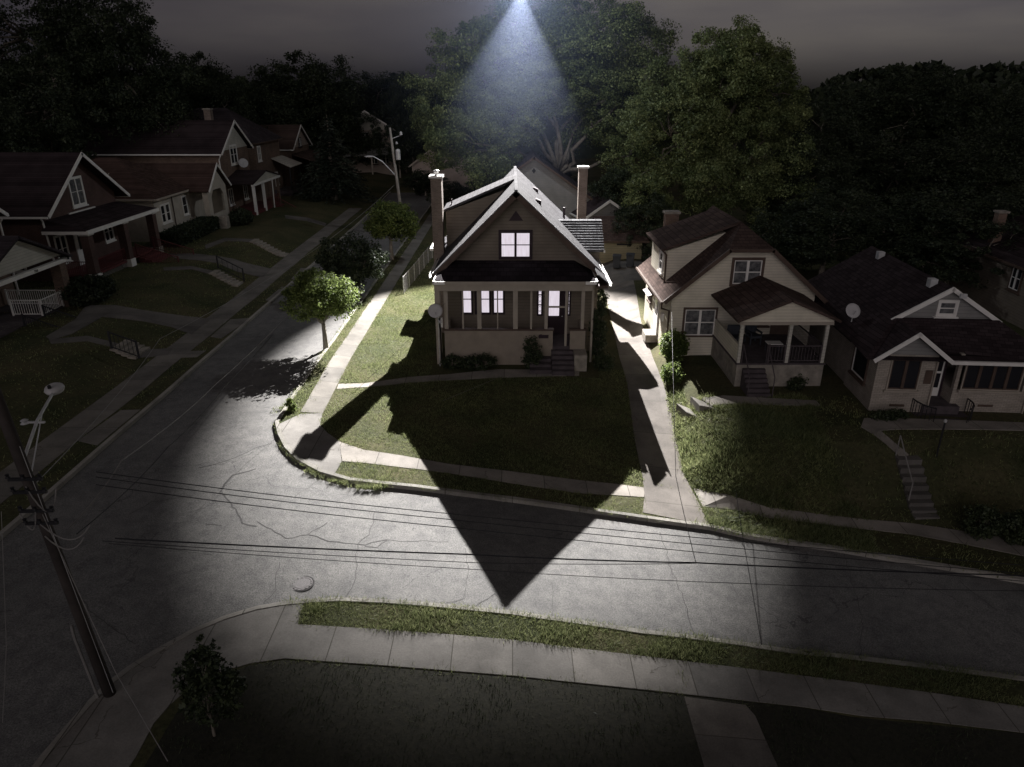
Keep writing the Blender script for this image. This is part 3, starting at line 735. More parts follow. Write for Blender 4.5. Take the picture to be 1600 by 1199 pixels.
shrub('dark rounded bush cut by the right edge of the picture', *gp(1588, 848), .75, .6, 1.15, n=120, size=.1)
shrub('dark clump beside the brown garage behind the driveway', 10.9, 55, 1, .8, 1.4, 'leaf_dark', n=60)
shrub('round dark bush at the stone pillar of the pale stucco house', -26.1, 69.3, 1.3, 1.5, 1.4, 'leaf_dark', n=110, size=.16, rc=.35)
shrub('dark bush beside the white railing of the leftmost porch', -25.6, 42, 1.5, 2.2, 1.5, 'leaf_dark', n=150, size=.14, rc=.35)
shrub('dark bush beside the pale garage beyond the street end', -12.2, 97, 1.3, 1, 3, 'leaf_dark', n=70, size=.2, rc=.5)
shrub('low hedge in front of the brick bungalow left corner', 15.6, 26.6, .9, .25, .4, n=40)
# clipped hedge of H3
t = thing('hedge', 'long clipped dark hedge below the pale stucco house', 'hedge', (-28.1, 62.6, g(-28.1, 62.6)))
n = 9000; P = rng.uniform((-.8, -4.2, .05), (.8, 4.2, 1.15), (n, 3)); ax = rng.integers(0, 3, n); sg = rng.integers(0, 2, n)
for k, (lo, hi) in enumerate(((-.8, .8), (-4.2, 4.2), (.05, 1.15))): P[ax == k, k] = np.where(sg[ax == k] == 1, hi, lo)+rng.normal(0, .06, (ax == k).sum())
nr = rng.normal(size=(n, 3)); nr /= np.linalg.norm(nr, axis=1)[:, None]; a = np.cross(nr, rng.normal(size=(n, 3))); a /= np.linalg.norm(a, axis=1)[:, None]; b_ = np.cross(nr, a)
arrmesh('foliage', np.stack([P-a*.1, P-b_*.06, P+a*.1, P+b_*.06], 1).reshape(-1, 3), np.arange(n*4).reshape(-1, 4), 'leaf_dark', t)
MB().box(-.68, .68, -4.05, 4.05, 0, 1.05).build('core', 'leaf_dark', t)
# young foreground tree
bx, by = gp(335, 1150)
tree('young_tree', 'young leafy tree on the dark lawn inside the near pavement corner', (bx, by), [(bx+.1, by+.1, g(bx, by)+1.15, .6, .55, .7), (bx+.05, by, g(bx, by)+1.9, .3, .3, .5), (bx-.35, by+.1, g(bx, by)+1.5, .35, .3, .22), (bx+.15, by, g(bx, by)+2.45, .1, .1, .3), (bx+.45, by, g(bx, by)+1.3, .3, .3, .3)], .03, .5, 150, 34, .095, .17, 'leaf_shrub', ntw=30)

# ------------------------------------------------------------------ main house
print('main house')
HX = .2; YF = 36.3; YR = 35.6; YB = 47.6; ZR = 8.58; ZE = 4.38; HW = 4.55
EDGE = {-1: -4.08, 1: 4.72}
M = thing('lit_house', 'bungalow with steep pale gable roof, screened porch and glowing windows in the spotlight', 'house', (HX, YF, 0))
def roofz(x): return ZR-(ZR-ZE)*abs(x-HX)/((HX-EDGE[-1]) if x < HX else (EDGE[1]-HX))
wl, wr = -3.62, 4.2
MB().prism([(wl, 0.0), (wr, 0.0), (wr, roofz(wr)-.16), (HX, ZR-.18), (wl, roofz(wl)-.16)], 1, YF, YB-.4).build('wall', 'siding_tan', M, True)
for sgn in (-1, 1):
    e = EDGE[sgn]
    MB().slab([(HX, YR, ZR), (e, YR, ZE), (e, YB, ZE), (HX, YB, ZR)], .14).build('roof', 'roof_pale_x', M, True)
MB().beam((HX, YR, ZR-.0), (HX, YB, ZR-.0), .16, .05).build('ridge_cap', 'roof_pale_x', M, True)
# rake boards (brown underside, front face)
rk = MB()
for sgn in (-1, 1):
    e = EDGE[sgn]+sgn*.02
    rk.slab([(HX, YR-.05, ZR-.03), (e, YR-.05, ZE-.03), (e, YR+.0-.003, ZE-.03), (HX, YR-.003, ZR-.03)], .26)
rk.build('bargeboard', 'brown_trim', M, True)
tr = MB()  # white drip edge
for sgn in (-1, 1):
    e = EDGE[sgn]+sgn*.03; tr.slab([(HX, YR-.07, ZR+.035), (e, YR-.07, ZE+.035), (e, YR+.05, ZE+.035), (HX, YR+.05, ZR+.035)], .05)
tr.build('rake_edge', 'drip_metal', M, True)
# gutters
for sgn in (-1, 1):
    e = EDGE[sgn]+sgn*.08
    y0_ = 33.85 if sgn > 0 else YR-.1
    MB().prism([(e-.08, ZE), (e-.08, ZE-.16), (e+.08, ZE-.16), (e+.08, ZE), (e+.055, ZE), (e+.055, ZE-.12), (e-.055, ZE-.12), (e-.055, ZE)], 1, y0_, YB).build('gutter', 'white_paint', M, True)
    MB().box(*((4.16, e-.09, 33.95, YR+.5) if sgn > 0 else (e+.1, e+.62, YR-.1, YR+.5)), ZE-.28, ZE-.14).build('eave_return', 'brown_trim', M, True)
MB().slab([(4.2, 33.86, 4.82), (4.75, 33.86, 4.37), (4.75, YR-.08, 4.37), (4.2, YR-.08, 4.82)], .06).build('shadow_fill_slab', 'roof_pale_x', M, True)  # added slab that closes the lit gap in the house's cast shadow
# attic vent + window
MB().prism([(HX-.36, 7.0), (HX+.36, 7.0), (HX, 7.5)], 1, YF-.03, YF+.05).build('vent', 'dark_trim', M, True)
zt = pY(805, 360, YF).z; zb = pY(805, 406, YF).z; xl = pY(779, 380, YF).x; xr = pY(832, 380, YF).x
window(M, front(YF), xl, zb, xr-xl, zt-zb, 'dark_trim', 'lit_pane', 2, 2, 'dark_trim', False, True, tw=.11)
# left shed dormer
dx = -3.72; dz = 6.90
MB().prism([(HX-.15, ZR-.45), (dx, dz-.1), (dx, roofz(dx)-.1), (HX-.15, ZR-.9)], 1, 40.6, 42.8).build('dormer_wall', 'siding_tan', M, True)
MB().slab([(HX-.02, 40.45, ZR+.03), (dx-.15, 40.45, dz), (dx-.15, 43.1, dz), (HX-.02, 43.1, ZR+.03)], .12).build('dormer_roof', 'roof_pale_x', M, True)
MB().beam((dx+.3, 41.2, dz+.1), (dx+.3, 41.2, dz+.5), .07, .07).box(dx+.2, dx+.4, 41.1, 41.3, dz+.08, dz+.22).build('vent_pipe', 'dark_trim', M, True)
# left bay roof with gutter
MB().slab([(wl+.1, 43.2, 4.75), (wl-1.25, 43.2, 4.2), (wl-1.25, 45.6, 4.2), (wl+.1, 45.6, 4.75)], .12).build('bay_roof', 'roof_pale_x', M, True)
MB().box(wl-.9, wl+.05, 43.5, 45.3, 0, 4.15).build('bay_wall', 'siding_tan', M, True)
MB().box(wl-1.38, wl-1.26, 43.1, 45.7, 4.06, 4.2).box(wl-1.38, wl-.3, 43.06, 43.17, 4.06, 4.2).build('bay_gutter', 'white_paint', M, True)
# right gabled dormer
ry = 41.0; rz_ = 6.3; fe = 38.9; fz = 4.95; rx1 = 5.1
cs = MB(); nc = 12
for i in range(nc):
    q0 = i/nc; q1 = (i+1.15)/nc; ya, za = ry+(fe-ry)*q0, rz_+(fz-rz_)*q0; yb, zb_ = ry+(fe-ry)*q1, rz_+(fz-rz_)*q1
    cs.slab([(HX+1.8, ya, za+.01), (rx1-random.uniform(0, .04), ya, za+.01), (rx1-random.uniform(0, .04), yb, zb_+.085), (HX+1.8, yb, zb_+.085)], .05)
cs.build('side_dormer_shingles', 'roof_pale_y', M, True)
MB().slab([(HX+1.8, ry, rz_-.05), (rx1-.06, ry, rz_-.05), (rx1-.06, fe+.05, fz-.02), (HX+1.8, fe+.05, fz-.02)], .12).slab([(HX+1.8, ry, rz_), (rx1, ry, rz_), (rx1, 2*ry-fe, fz), (HX+1.8, 2*ry-fe, fz)], .12).build('side_dormer_roof', 'roof_pale_y', M, True)
MB().prism([(fe+.25, 1.0), (fe+.25, fz+.03), (ry, rz_-.12), (2*ry-fe-.25, fz+.03), (2*ry-fe-.25, 1.0)], 0, HX+3.3, rx1-.25).build('side_dormer_wall', 'siding_tan', M, True)
MB().box(rx1-.05, rx1+.03, fe-.02, fe+.2, fz-.13, fz+.0).build('dormer_trim', 'white_paint', M, True)
# roof vents
for (vx, vy) in ((1.35, 44.4), (1.35, 39.4)):
    z = roofz(vx); v = MB().prism([(vx-.16, z+.03), (vx+.24, roofz(vx+.24)+.02), (vx+.24, z+.02), (vx-.05, z+.14)], 1, vy, vy+.45); v.build('roof_vent', 'dark_trim', M, True)
MB().cyl((3.2, 44.5), .07, 5.2, 6.45).build('vent_pipe', 'dark_trim', M, True)
# chimneys
def chimney(par, x, y, w, d, z0, z1, mat='brick_chimney', cap='white_paint', pot=True, world=True):
    c_ = MB().box(x-w/2, x+w/2, y-d/2, y+d/2, z0, z1).build('chimney', mat, par, world)
    MB().box(x-w/2-.08, x+w/2+.08, y-d/2-.08, y+d/2+.08, z1+.003, z1+.12).build('cap', cap, c_, world)
    if pot: MB().lathe((x, y, z1+.12), [(.1, 0), (.1, .12), (.15, .16), (.15, .24), (.05, .29)], 12).build('flue', 'metal', c_, world)
    return c_
chimney(M, -4.1, 39.9, .58, .8, 0, 8.72, pot=True)
chimney(M, 4.62, 47.95, .56, .55, 0, 8.45, pot=False)
MB().box(4.9, 4.905, 47.9, 47.92, 0, .1).build('flashing', 'metal', M, True)
# porch
PX0, PX1, PY0 = -3.42, 3.72, 34.25
pe = 4.45
MB().slab([(-3.84, 33.95, pe), (4.16, 33.95, pe), (3.2, YF, 4.98), (-2.9, YF, 4.98)], .1).slab([(-3.84, 33.95, pe), (-2.9, YF, 4.98), (-3.84, YF, pe)], .1).slab([(4.16, 33.95, pe), (4.16, YF, pe), (3.2, YF, 4.98)], .1).build('porch_roof', 'roof_porch', M, True)
fas = MB().box(-3.86, 4.2, 33.9, 34.0, pe-.14, pe-.0).box(-3.72, 3.98, 34.06, 34.4, pe-.5, pe-.142); fas.box(-3.72, -3.5, 34.4, YF, pe-.5, pe-.142).box(3.76, 3.98, 34.4, YF, pe-.5, pe-.142)
fas.build('porch_fascia', 'cream_paint', M, True)
for sgn, xx in ((-1, -3.82), (1, 4.14)):
    MB().box(xx-.06, xx+.06, 33.9, YF, pe-.13, pe+.02).box(min(xx, xx-sgn*.55), max(xx, xx-sgn*.55), 33.84, 33.9, pe-.13, pe+.02).build('porch_gutter', 'white_paint', M, True)
MB().box(PX0, PX1-1.65, PY0, PY0+.2, .0, 1.84).box(PX1-.78, PX1, PY0, PY0+.2, .0, 1.84).box(PX0, PX0+.18, PY0+.2, YF, 0, 1.84).box(PX1-.18, PX1, PY0+.2, YF, 0, 1.84).build('porch_wall', 'tan_stucco', M, True)
MB().box(PX0-.06, PX1-1.6, PY0-.06, PY0+.24, 1.845, 1.92).box(PX1-.83, PX1+.06, PY0-.06, PY0+.24, 1.845, 1.92).build('porch_sill', 'brown_trim', M, True)
MB().box(PX0+.18, PX1-.18, PY0+.2, YF, .0, 1.0).box(PX1-1.66, PX1-.77, PY0, PY0+.2, 0, 1.01).build('porch_floor', 'steps_dark', M, True)
def px2x(px, py=485, y=PY0+.1): return pY(px, py, y).x
posts = [(694, 700), (722, 724.5), (745.6, 752), (776.6, 778.4), (801.6, 809), (828.4, 831.6), (851, 856), (883, 886.6), (908, 913)]
for a, b_ in posts:
    x0, x1 = px2x(a), px2x(b_); zlo = 1.92 if x0 < PX1-1.8 or x1 > PX1-.6 else 1.01
    if a in (851, 883): zlo = 1.0
    MB().box(x0, x1, PY0+.02, PY0+.16, zlo, pe-.5).build('porch_post', 'cream_paint', M, True)
MB().box(px2x(856), px2x(883), PY0+.05, PY0+.12, 3.02, 3.1).build('door_rail', 'cream_paint', M, True)
# side corner columns behind
for q in ((-3.9, -3.75, YF-.22, YF-.05), (-3.9, -3.78, 34.9, 35.0), (4.02, 4.12, 34.6, 34.72)): MB().box(*q, 0, pe-.14).build('downspout', 'cream_paint', M, True)
# windows inside the porch
for a, b_ in ((721, 738.5), (742.5, 746.8), (750.5, 766.5), (770, 788)):
    x0, x1 = px2x(a, 480, YF), px2x(b_, 480, YF)
    window(M, front(YF), x0-.02, 2.1, x1-x0+.04, 1.65, 'dark_trim', 'lit_pane', 1, 2, 'dark_trim', False, True, tw=.05)
for a, b_, z0 in ((839, 848, 2.02), (886, 891.5, 2.02)):
    x0, x1 = px2x(a, 480, YF), px2x(b_, 480, YF)
    w_ = window(M, front(YF), x0, z0, x1-x0, 1.75, 'dark_trim', 'lit_pane', 1, 3, 'dark_trim', False, True, tw=.04, label='narrow leaded sidelight beside the front door')
    ld = MB()
    for k in range(6): z = z0+.15+k*.27; ld.beam((x0+.04, YF-.045, z), (x1-.04, YF-.045, z+.2), .012).beam((x1-.04, YF-.045, z), (x0+.04, YF-.045, z+.2), .012)
    ld.build('lead_strip', 'dark_trim', w_, True)
xa, xb = px2x(855, 480, YF), px2x(883, 480, YF)
dr = MB().box(xa, xb, YF-.06, YF-.004, 1.0, 3.9).build('front_door', 'dark_trim', M, True)
MB().box(px2x(857.5, 480, YF), px2x(873.5, 480, YF), YF-.085, YF-.064, 2.03, 3.78).build('pane', 'lit_pane', dr, True)
MB().lathe((px2x(878, 500, YF), YF-.09, 2.0), [(.01, -.03), (.04, -.02), (.04, .02), (.01, .03)], 10).build('handle', 'metal', dr, True)
steps(M, 2.0, 3.1, PY0-.0, 1.0, PY0-1.5, .05, 'steps_dark', n=5)
steps(M, .9, 1.98, PY0-.0, .62, PY0-1.3, .05, 'steps_dark', 'steps', n=3)
MB().box(3.12, 3.75, 33.3, PY0, 0, .85).build('step_wall', 'stone', M, True)
MB().box(1.35, 1.85, PY0-.05, PY0, 1.45, 1.62).box(1.4, 1.52, PY0-.08, PY0-.05, 1.5, 1.66).build('letter_box', 'dark_trim', M, True)
mt = MB().box(-3.75, -3.5, 34.3, 34.42, 2.0, 2.5).box(-3.66, -3.6, 34.3, 34.36, .2, 2.0).build('meter_box', 'white_paint', M, True)
MB(Matrix.Translation((-3.62, 34.28, 2.3)) @ Matrix.Rotation(pi/2, 4, 'X')).lathe((0, 0, 0), [(.09, -.02), (.09, .06), (.04, .08)], 14).build('meter_dial', 'metal', mt, True)
MB().box(-3.85, -3.6, 34.3, 34.5, 0, 4.2).build('corner_board', 'cream_paint', M, True)

# satellite dishes
def dish(label, px, py, y, r, zb, aim, kind=True):
    p = pY(px, py, y); t = thing('satellite_dish', label, 'satellite dish', (p.x+.12, y+.1, zb))
    c_ = p-Vector((p.x+.12, y+.1, zb))
    R = Vector(aim).to_track_quat('Z', 'Y').to_matrix().to_4x4()
    MB().lathe(tuple(c_), [(r*q, .28*r*q*q) for q in (.02, .3, .6, .85, 1.0)]+[(r*.98, .28*r-.02+.04), (r*.6, .13*r+.02)], 22, R).build('reflector', 'dish', t, smooth=True)
    back = c_-Vector(aim).normalized()*.03
    MB().tube([(0, 0, 0), (0, 0, max(.05, back.z-.15)), tuple(back)], .025, 8).build('mast', 'metal', t)
    f = c_+Vector(aim).normalized()*r*1.1+Vector((0, 0, -.25*r)); MB().tube([tuple(c_+Vector((0, 0, -r*.9))), tuple(f)], .012, 6).tube([tuple(f), tuple(f-Vector(aim).normalized()*.08)], .03, 8).build('feed_arm', 'metal', t)
dish('round satellite dish on a pole by the left porch corner', 680, 487, 33.9, .36, 0.02, (.15, -1, .55))
dish('pale satellite dish on the dark roof of the brick bungalow', 1331, 487, 30.5, .34, 3.35, (.1, -1, .6))
dish('satellite dish on the porch roof of the tall brick gable house', 380, 256, 79, .5, 5.6, (.6, -1, .5))

# ------------------------------------------------------------------ N1 beige house
print('neighbours')
B = thing('beige_house', 'beige sided house with brown clipped gable roof and covered front porch', 'house', (11.5, 34.3, .5))
x0, x1, cx = 7.95, 15.05, 11.5; ez = 3.45; rz1 = 7.0; hw = 4.05; sl = (rz1-ez)/hw
def nz(x): return rz1-sl*abs(x-cx)
fy, by1 = 34.3, 41.2; jz = 6.05; jx = (rz1-jz)/sl; jy = 36.0
MB().prism([(x0, .2), (x1, .2), (x1, nz(x1)-.14), (cx+jx, jz-.14), (cx-jx, jz-.14), (x0, nz(x0)-.14)], 1, fy, by1).build('wall', 'siding_beige', B, True)
for s_ in (-1, 1):
    e = cx+s_*hw
    MB().slab([(cx, jy, rz1), (cx+s_*jx, fy-.4, jz), (e, fy-.4, ez), (e, by1+.3, ez), (cx, by1+.3, rz1)], .14).build('roof', 'roof_brown', B, True)
MB().slab([(cx, jy, rz1), (cx-jx, fy-.4, jz), (cx+jx, fy-.4, jz)], .12).build('roof_hip', 'roof_brown_x', B, True)
bb = MB()
for s_ in (-1, 1): bb.slab([(cx+s_*jx, fy-.46, jz+.02), (cx+s_*(hw+.02), fy-.46, ez+.02), (cx+s_*(hw+.02), fy-.403, ez+.02), (cx+s_*jx, fy-.403, jz+.02)], .2)
bb.box(cx-jx, cx+jx, fy-.46, fy-.403, jz-.16, jz).build('bargeboard', 'brown_trim', B, True)
for s_ in (-1, 1): MB().box(cx+s_*(hw+.06)-.06, cx+s_*(hw+.06)+.06, fy-.4, by1+.3, ez-.14, ez-.02).build('gutter', 'brown_trim', B, True)
MB().tube([(7.4, 33.95, 3.35), (7.4, 33.95, 3.1), (7.85, 34.2, 2.9), (7.85, 34.2, .4)], .05, 8).build('downspout', 'brown_trim', B, True)
# dormer on the left slope
MB().prism([(cx-.4, 6.5), (7.95, 5.5), (7.95, nz(7.95)-.1), (cx-.4, 6.0)], 1, 36.2, 40.2).build('dormer_wall', 'siding_beige', B, True)
MB().slab([(cx-.1, 35.9, 7.02), (7.6, 35.9, 5.62), (7.6, 40.5, 5.62), (cx-.1, 40.5, 7.02)], .13).build('dormer_roof', 'roof_brown', B, True)
MB().tube([(7.7, 36.0, 5.5), (7.9, 36.12, 5.3), (7.9, 36.12, 3.7)], .05, 8).build('downspout', 'brown_trim', B, True)
window(B, left(7.95), 36.9, 4.15, .9, 1.1, 'white_paint', 'glass', 1, 2, world=True)
chimney(B, 9.2, 41.6, .75, .6, .3, 6.55, 'brick_brown', 'stone', False)
def wpx(par, y, pxa, pya, pxb, pyb, **k):
    a = pY(pxa, pyb, y); b_ = pY(pxb, pya, y); return window(par, front(y), a.x, a.z, b_.x-a.x, b_.z-a.z, world=True, **k)
wpx(B, fy, 1139, 403, 1196, 448, trim='brown_trim', glass='curtain_glass', cols=2, rows=2, sill=False, tw=.13)
w_ = wpx(B, fy, 1064, 481, 1122, 527, trim='brown_trim', glass='curtain_glass', cols=2, rows=2, sill=False, tw=.1)
# left side openings
window(B, left(7.95), 39.2, 1.9, .8, 1.2, 'brown_trim', 'glass', 1, 2, sash='white_paint', world=True)
dd = MB().box(7.87, 7.94, 37.0, 37.9, .75, 2.85).build('side_door', 'white_paint', B, True); MB().box(7.85, 7.868, 37.15, 37.75, 1.8, 2.65).build('pane', 'glass', dd, True)
MB().slab([(7.95, 36.7, 3.2), (7.2, 36.7, 2.95), (7.2, 38.2, 2.95), (7.95, 38.2, 3.2)], .06).build('door_hood', 'brown_trim', B, True)
MB().box(7.8, 7.94, 35.6, 35.9, 1.9, 2.3).build('meter_box', 'white_paint', B, True)
MB().box(7.3, 7.95, 36.9, 38.0, .3, .72).build('side_step', 'stone', B, True)
# porch
py0 = 30.15; pz = 1.57; pa, pb = 10.2, 14.15; pe1 = 3.72; pr = 4.68; pcx = (pa+pb)/2
MB().box(pa+.0, pb+.0, py0, fy, .0, pz).build('porch_base', 'stone', B, True)
MB().box(pa-.05, pb+.05, py0-.06, fy, pz+.002, pz+.07).build('porch_floor', 'steps_dark', B, True)
for s_ in (-1, 1):
    e = pcx+s_*2.3
    MB().slab([(pcx, py0-.3, pr), (e, py0-.3, pe1), (e, fy, pe1), (pcx, fy, pr)], .11).build('porch_roof', 'roof_brown', B, True)
MB().prism([(pa-.1, pe1-.12), (pb+.1, pe1-.12), (pb+.1, pe1-.0), (pcx, pr-.14), (pa-.1, pe1-.0)], 1, py0-.05, py0+.06).build('pediment', 'siding_beige', B, True)
MB().box(pa-.1, pb+.1, py0-.08, py0+.12, pe1-.26, pe1-.122).box(pa-.1, pa+.06, py0+.12, fy, pe1-.26, pe1-.1).box(pb-.06, pb+.1, py0+.12, fy, pe1-.26, pe1-.1).build('porch_beam', 'cream_paint', B, True)
for xx in (pa+.06, pcx+.25, pb-.1): MB().box(xx-.07, xx+.07, py0+.0, py0+.14, pz+.07, pe1-.26).build('porch_post', 'siding_cream', B, True)
rail(B, (11.6, py0+.06, pz+.07), (pcx+.15, py0+.06, pz+.07), .8, mat='steps_dark'); rail(B, (pcx+.35, py0+.06, pz+.07), (pb-.2, py0+.06, pz+.07), .8, mat='steps_dark')
rail(B, (pb-.1, py0+.2, pz+.07), (pb-.1, fy-.1, pz+.07), .8, mat='steps_dark', posts=False)
MB().box(pa, pa+.1, py0+.2, fy, pz+.07, pz+.9).build('porch_parapet', 'siding_beige', B, True)
steps(B, 10.45, 11.45, py0-.06, pz, py0-1.3, .5, 'steps_dark', n=6)
for xx in (10.4, 11.5):
    MB().tube([(xx, py0, pz+.95), (xx, py0-1.3, 1.45), (xx, py0-1.3, .5)], .025, 6).tube([(xx, py0, pz), (xx, py0, pz+.95)], .025, 6).build('handrail', 'steps_dark', B, True)
window(B, front(fy), 12.0, 2.1, .9, 1.3, 'brown_trim', 'curtain_glass', 1, 1, sash='white_paint', world=True)
dd = MB().box(13.05, 14.0, fy-.06, fy-.004, pz+.08, 3.65).build('front_door', 'brown_trim', B, True)
MB().box(13.2, 13.8, fy-.085, fy-.064, 2.5, 3.5).build('pane', 'curtain_glass', dd, True)
window(B, right(15.05), 35.5, 1.8, .9, 1.3, 'white_paint', 'glass', 1, 2, world=True)
# things on the porch
def chair(label, x, y, z, rz=0):
    t = thing('porch_chair', label, 'chair', (x, y, z), rz)
    MB().box(-.3, .3, -.3, .3, .32, .45).build('seat', 'bin_plastic', t, bevel=.03); MB().box(-.3, .3, .24, .34, .45, .95).build('backrest', 'bin_plastic', t, bevel=.03)
    for a in (-.27, .27):
        MB().box(a-.04, a+.04, -.28, .28, .58, .64).build('armrest', 'bin_plastic', t)
        for b_ in (-.26, .26): MB().box(a-.03, a+.03, b_-.03, b_+.03, 0, .6 if b_ < 0 else .32).build('leg', 'bin_plastic', t)
chair('dark porch chair nearest the left parapet of the beige porch', 10.75, 32.6, pz+.07)
chair('dark porch chair left of the white topped table', 11.75, 32.9, pz+.07, .2)
t = thing('porch_table', 'low dark table with white top between the porch posts', 'table', (12.35, 31.7, pz+.07))
MB().box(-.35, .35, -.25, .25, .42, .45).build('tabletop', 'white_paint', t)
for a in (-.3, .3):
    for b_ in (-.2, .2): MB().box(a-.02, a+.02, b_-.02, b_+.02, 0, .42).build('leg', 'bin_plastic', t)
# stepping slabs from drive up to the N1 path
for i, (px, zz) in enumerate((([(1055, 650), (1078, 645), (1092, 655), (1070, 662)], .0), ([(1077, 638), (1100, 631), (1116, 640), (1092, 648)], .05), ([(1096, 627), (1118, 622), (1134, 630), (1112, 637)], .06))):
    Pp = G(*px); zc = max(g(*p) for p in Pp); m = MB().prism(Pp, 2, zc-.9, zc+.04)
    tag(m.build('step_slab', 'concrete_y', bevel=.02), ['lowest concrete step from the driveway', 'middle concrete step up from the driveway', 'top concrete step meeting the beige house path'][i], 'step', 'concrete steps from the driveway to the beige house')

# ------------------------------------------------------------------ N2 brick bungalow (slightly turned)
rt = radians(-4.5)
K = thing('brick_bungalow', 'low cream brick bungalow with wide dark roof and front attic gable', 'house', (18.2, 27.2, .5), rt)
# local: x -3.4..3.4, y 0..10 ; front room left
MB().box(-3.1, -.75, 0, 3.0, -.7, 2.55).build('front_room', 'brick_cream', K)
MB().prism([(-3.1, 2.55), (-.75, 2.55), (-1.92, 3.45)], 1, .0, .3).build('front_gable', 'siding_grey', K)
MB().box(.25, 3.2, .25, 3.0, -.7, .95).box(3.0, 3.2, .25, 3.0, .95, 2.55).box(.25, .4, .25, .45, .95, 2.55).build('sunroom_wall', 'brick_cream', K)
MB().box(-3.0, 3.1, 3.0, 10, -.7, 2.55).build('wall', 'brick_cream', K)
MB().box(-.75, .25, 1.1, 1.2, -.5, 2.6).build('recess_wall', 'dark_trim', K)
zr, ze, hw2 = 5.0, 2.6, 3.75
for s_ in (-1, 1):
    MB().slab([(0, 1.6, zr), (s_*hw2, 1.6, ze), (s_*hw2, 10.3, ze), (0, 10.3, zr)], .13).build('roof', 'roof_dark_y', K)
MB().slab([(-hw2, 1.605, ze-.01), (-2.1, 1.605, 3.66), (2.1, 1.605, 3.66), (hw2, 1.605, ze-.01), (hw2, -.3, ze-.15), (-hw2+.0, -.3, ze-.15)][0:6], .12).build('front_roof', 'roof_dark', K)
MB().prism([(-2.0, 3.6), (2.0, 3.6), (0, zr-.15)], 1, 1.72, 1.85).build('attic_wall', 'siding_grey', K)
bb = MB()
for s_ in (-1, 1): bb.slab([(0, 1.5, zr+.03), (s_*2.25, 1.5, zr+.03-.64*2.25), (s_*2.25, 1.6, zr+.03-.64*2.25), (0, 1.6, zr+.03)], .17)
bb.build('bargeboard', 'white_paint', K)
window(K, front(1.72), -.42, 3.72, .84, .72, 'white_paint', 'curtain_glass', 1, 2)
# small front cross gable
for s_ in (-1, 1): MB().slab([(-1.92, -.42, 3.62), (-1.92+s_*1.55, -.42, 2.45), (-1.92+s_*1.55, 1.2, 2.45), (-1.92, 2.0, 3.62)], .1).build('front_gable_roof', 'roof_dark_y', K)
bb = MB()
for s_ in (-1, 1): bb.slab([(-1.92, -.48, 3.66), (-1.92+s_*1.6, -.48, 2.45), (-1.92+s_*1.6, -.425, 2.45), (-1.92, -.425, 3.66)], .16)
bb.build('bargeboard', 'white_paint', K)
MB().box(-.35, 3.75, -.42, -.3, 2.32, 2.46).build('gutter', 'white_paint', K)
window(K, front(0), -2.6, 1.0, 1.25, 1.4, 'cream_paint', 'glass', 2, 1, 'brown_trim', sill=True, tw=.05)
window(K, front(.25), .5, 1.0, 2.35, 1.4, 'cream_paint', 'glass', 4, 1, 'brown_trim', sill=True, tw=.05)
window(K, left(-3.1), .8, .9, 1.6, 1.4, 'brown_trim', 'glass', 1, 1, tw=.07)
dd = MB().box(-.6, .1, 1.02, 1.095, .35, 2.45).build('storm_door', 'white_paint', K)
MB().box(-.52, .02, 1.0, 1.018, .75, 1.4).box(-.52, .02, 1.0, 1.018, 1.5, 2.35).build('pane', 'glass', dd)
MB().box(-1.15, -.85, -.02, 0, 1.3, 1.9).build('mail_box', 'brown_trim', K)
MB().box(-2.3, -1.7, -.03, 0, .25, .34).box(1.4, 2.0, .22, .248, .25, .34).build('vent', 'brown_trim', K)
MB().tube([(3.22, .2, 2.4), (3.22, .2, -.5)], .04, 8).build('downspout', 'cream_paint', K); MB().tube([(-.78, -.08, 2.3), (-.78, -.08, .2)], .035, 8).build('downspout', 'cream_paint', K)
MB().lathe((-.25, -.05, -.6), [(1.15, 0), (1.15, .55), (1.1, .6)], 24).box(-1.0, .5, -.1, 1.0, -.6, .345).build('stoop', 'steps_dark', K)
MB().box(-.8, .3, -1.35, -.9, -.6, -.2).box(-.8, .3, -.95, -.6, -.6, .02).build('steps', 'steps_dark', K)
for s_ in (-1, 1):
    p = [(-.25+s_*1.15*sin(a), -.05-1.15*cos(a), .62) for a in np.linspace(.6, 1.75, 9)]
    m = MB().tube(p, .03, 6)
    for q in p: m.tube([(q[0], q[1], -.1), q], .016, 5)
    m.build('railing', 'black_iron', K)
MB().box(.0, .25, .9, 1.0, 4.72, 4.9).build('roof_vent', 'metal', K)
for (vx, vy) in ((-.25, 2.6), (-.25, 8.2)): MB().box(vx-.2, vx+.1, vy, vy+.35, zr-.3, zr+.08).build('roof_vent', 'metal', K)
# lamp post and handrail
bx, by = gp(1463, 714); t = thing('lamp_post', 'thin dark post standing on the lawn before the brick bungalow', 'post', (bx, by, g(bx, by)))
MB().tube([(0, 0, -.2), (0, 0, 1.45)], .035, 8).build('pole', 'black_iron', t); MB().lathe((0, 0, 1.45), [(.04, 0), (.06, .03), (.06, .1), (.02, .14)], 10).build('cap', 'metal', t)
ax, ay = gp(1410, 712); cx2, cy2 = gp(1440, 812)
t = thing('lawn_steps', 'worn concrete steps climbing the bank to the brick bungalow', 'steps', (ax, ay, g(ax, ay)))
m = MB(); n = 8
for i in range(n):
    x = ax+(cx2-ax)*(i+.5)/n+.15; y = ay+(cy2-ay)*(i+.5)/n; z = g(x, y); m.box(x-.45, x+.45, y-.22, y+.22, z-.4, z+.09)
m.build('tread', 'concrete_far', t, True)
t2 = thing('handrail', 'thin pipe handrail beside the bungalow lawn steps', 'handrail', (ax, ay, g(ax, ay)))
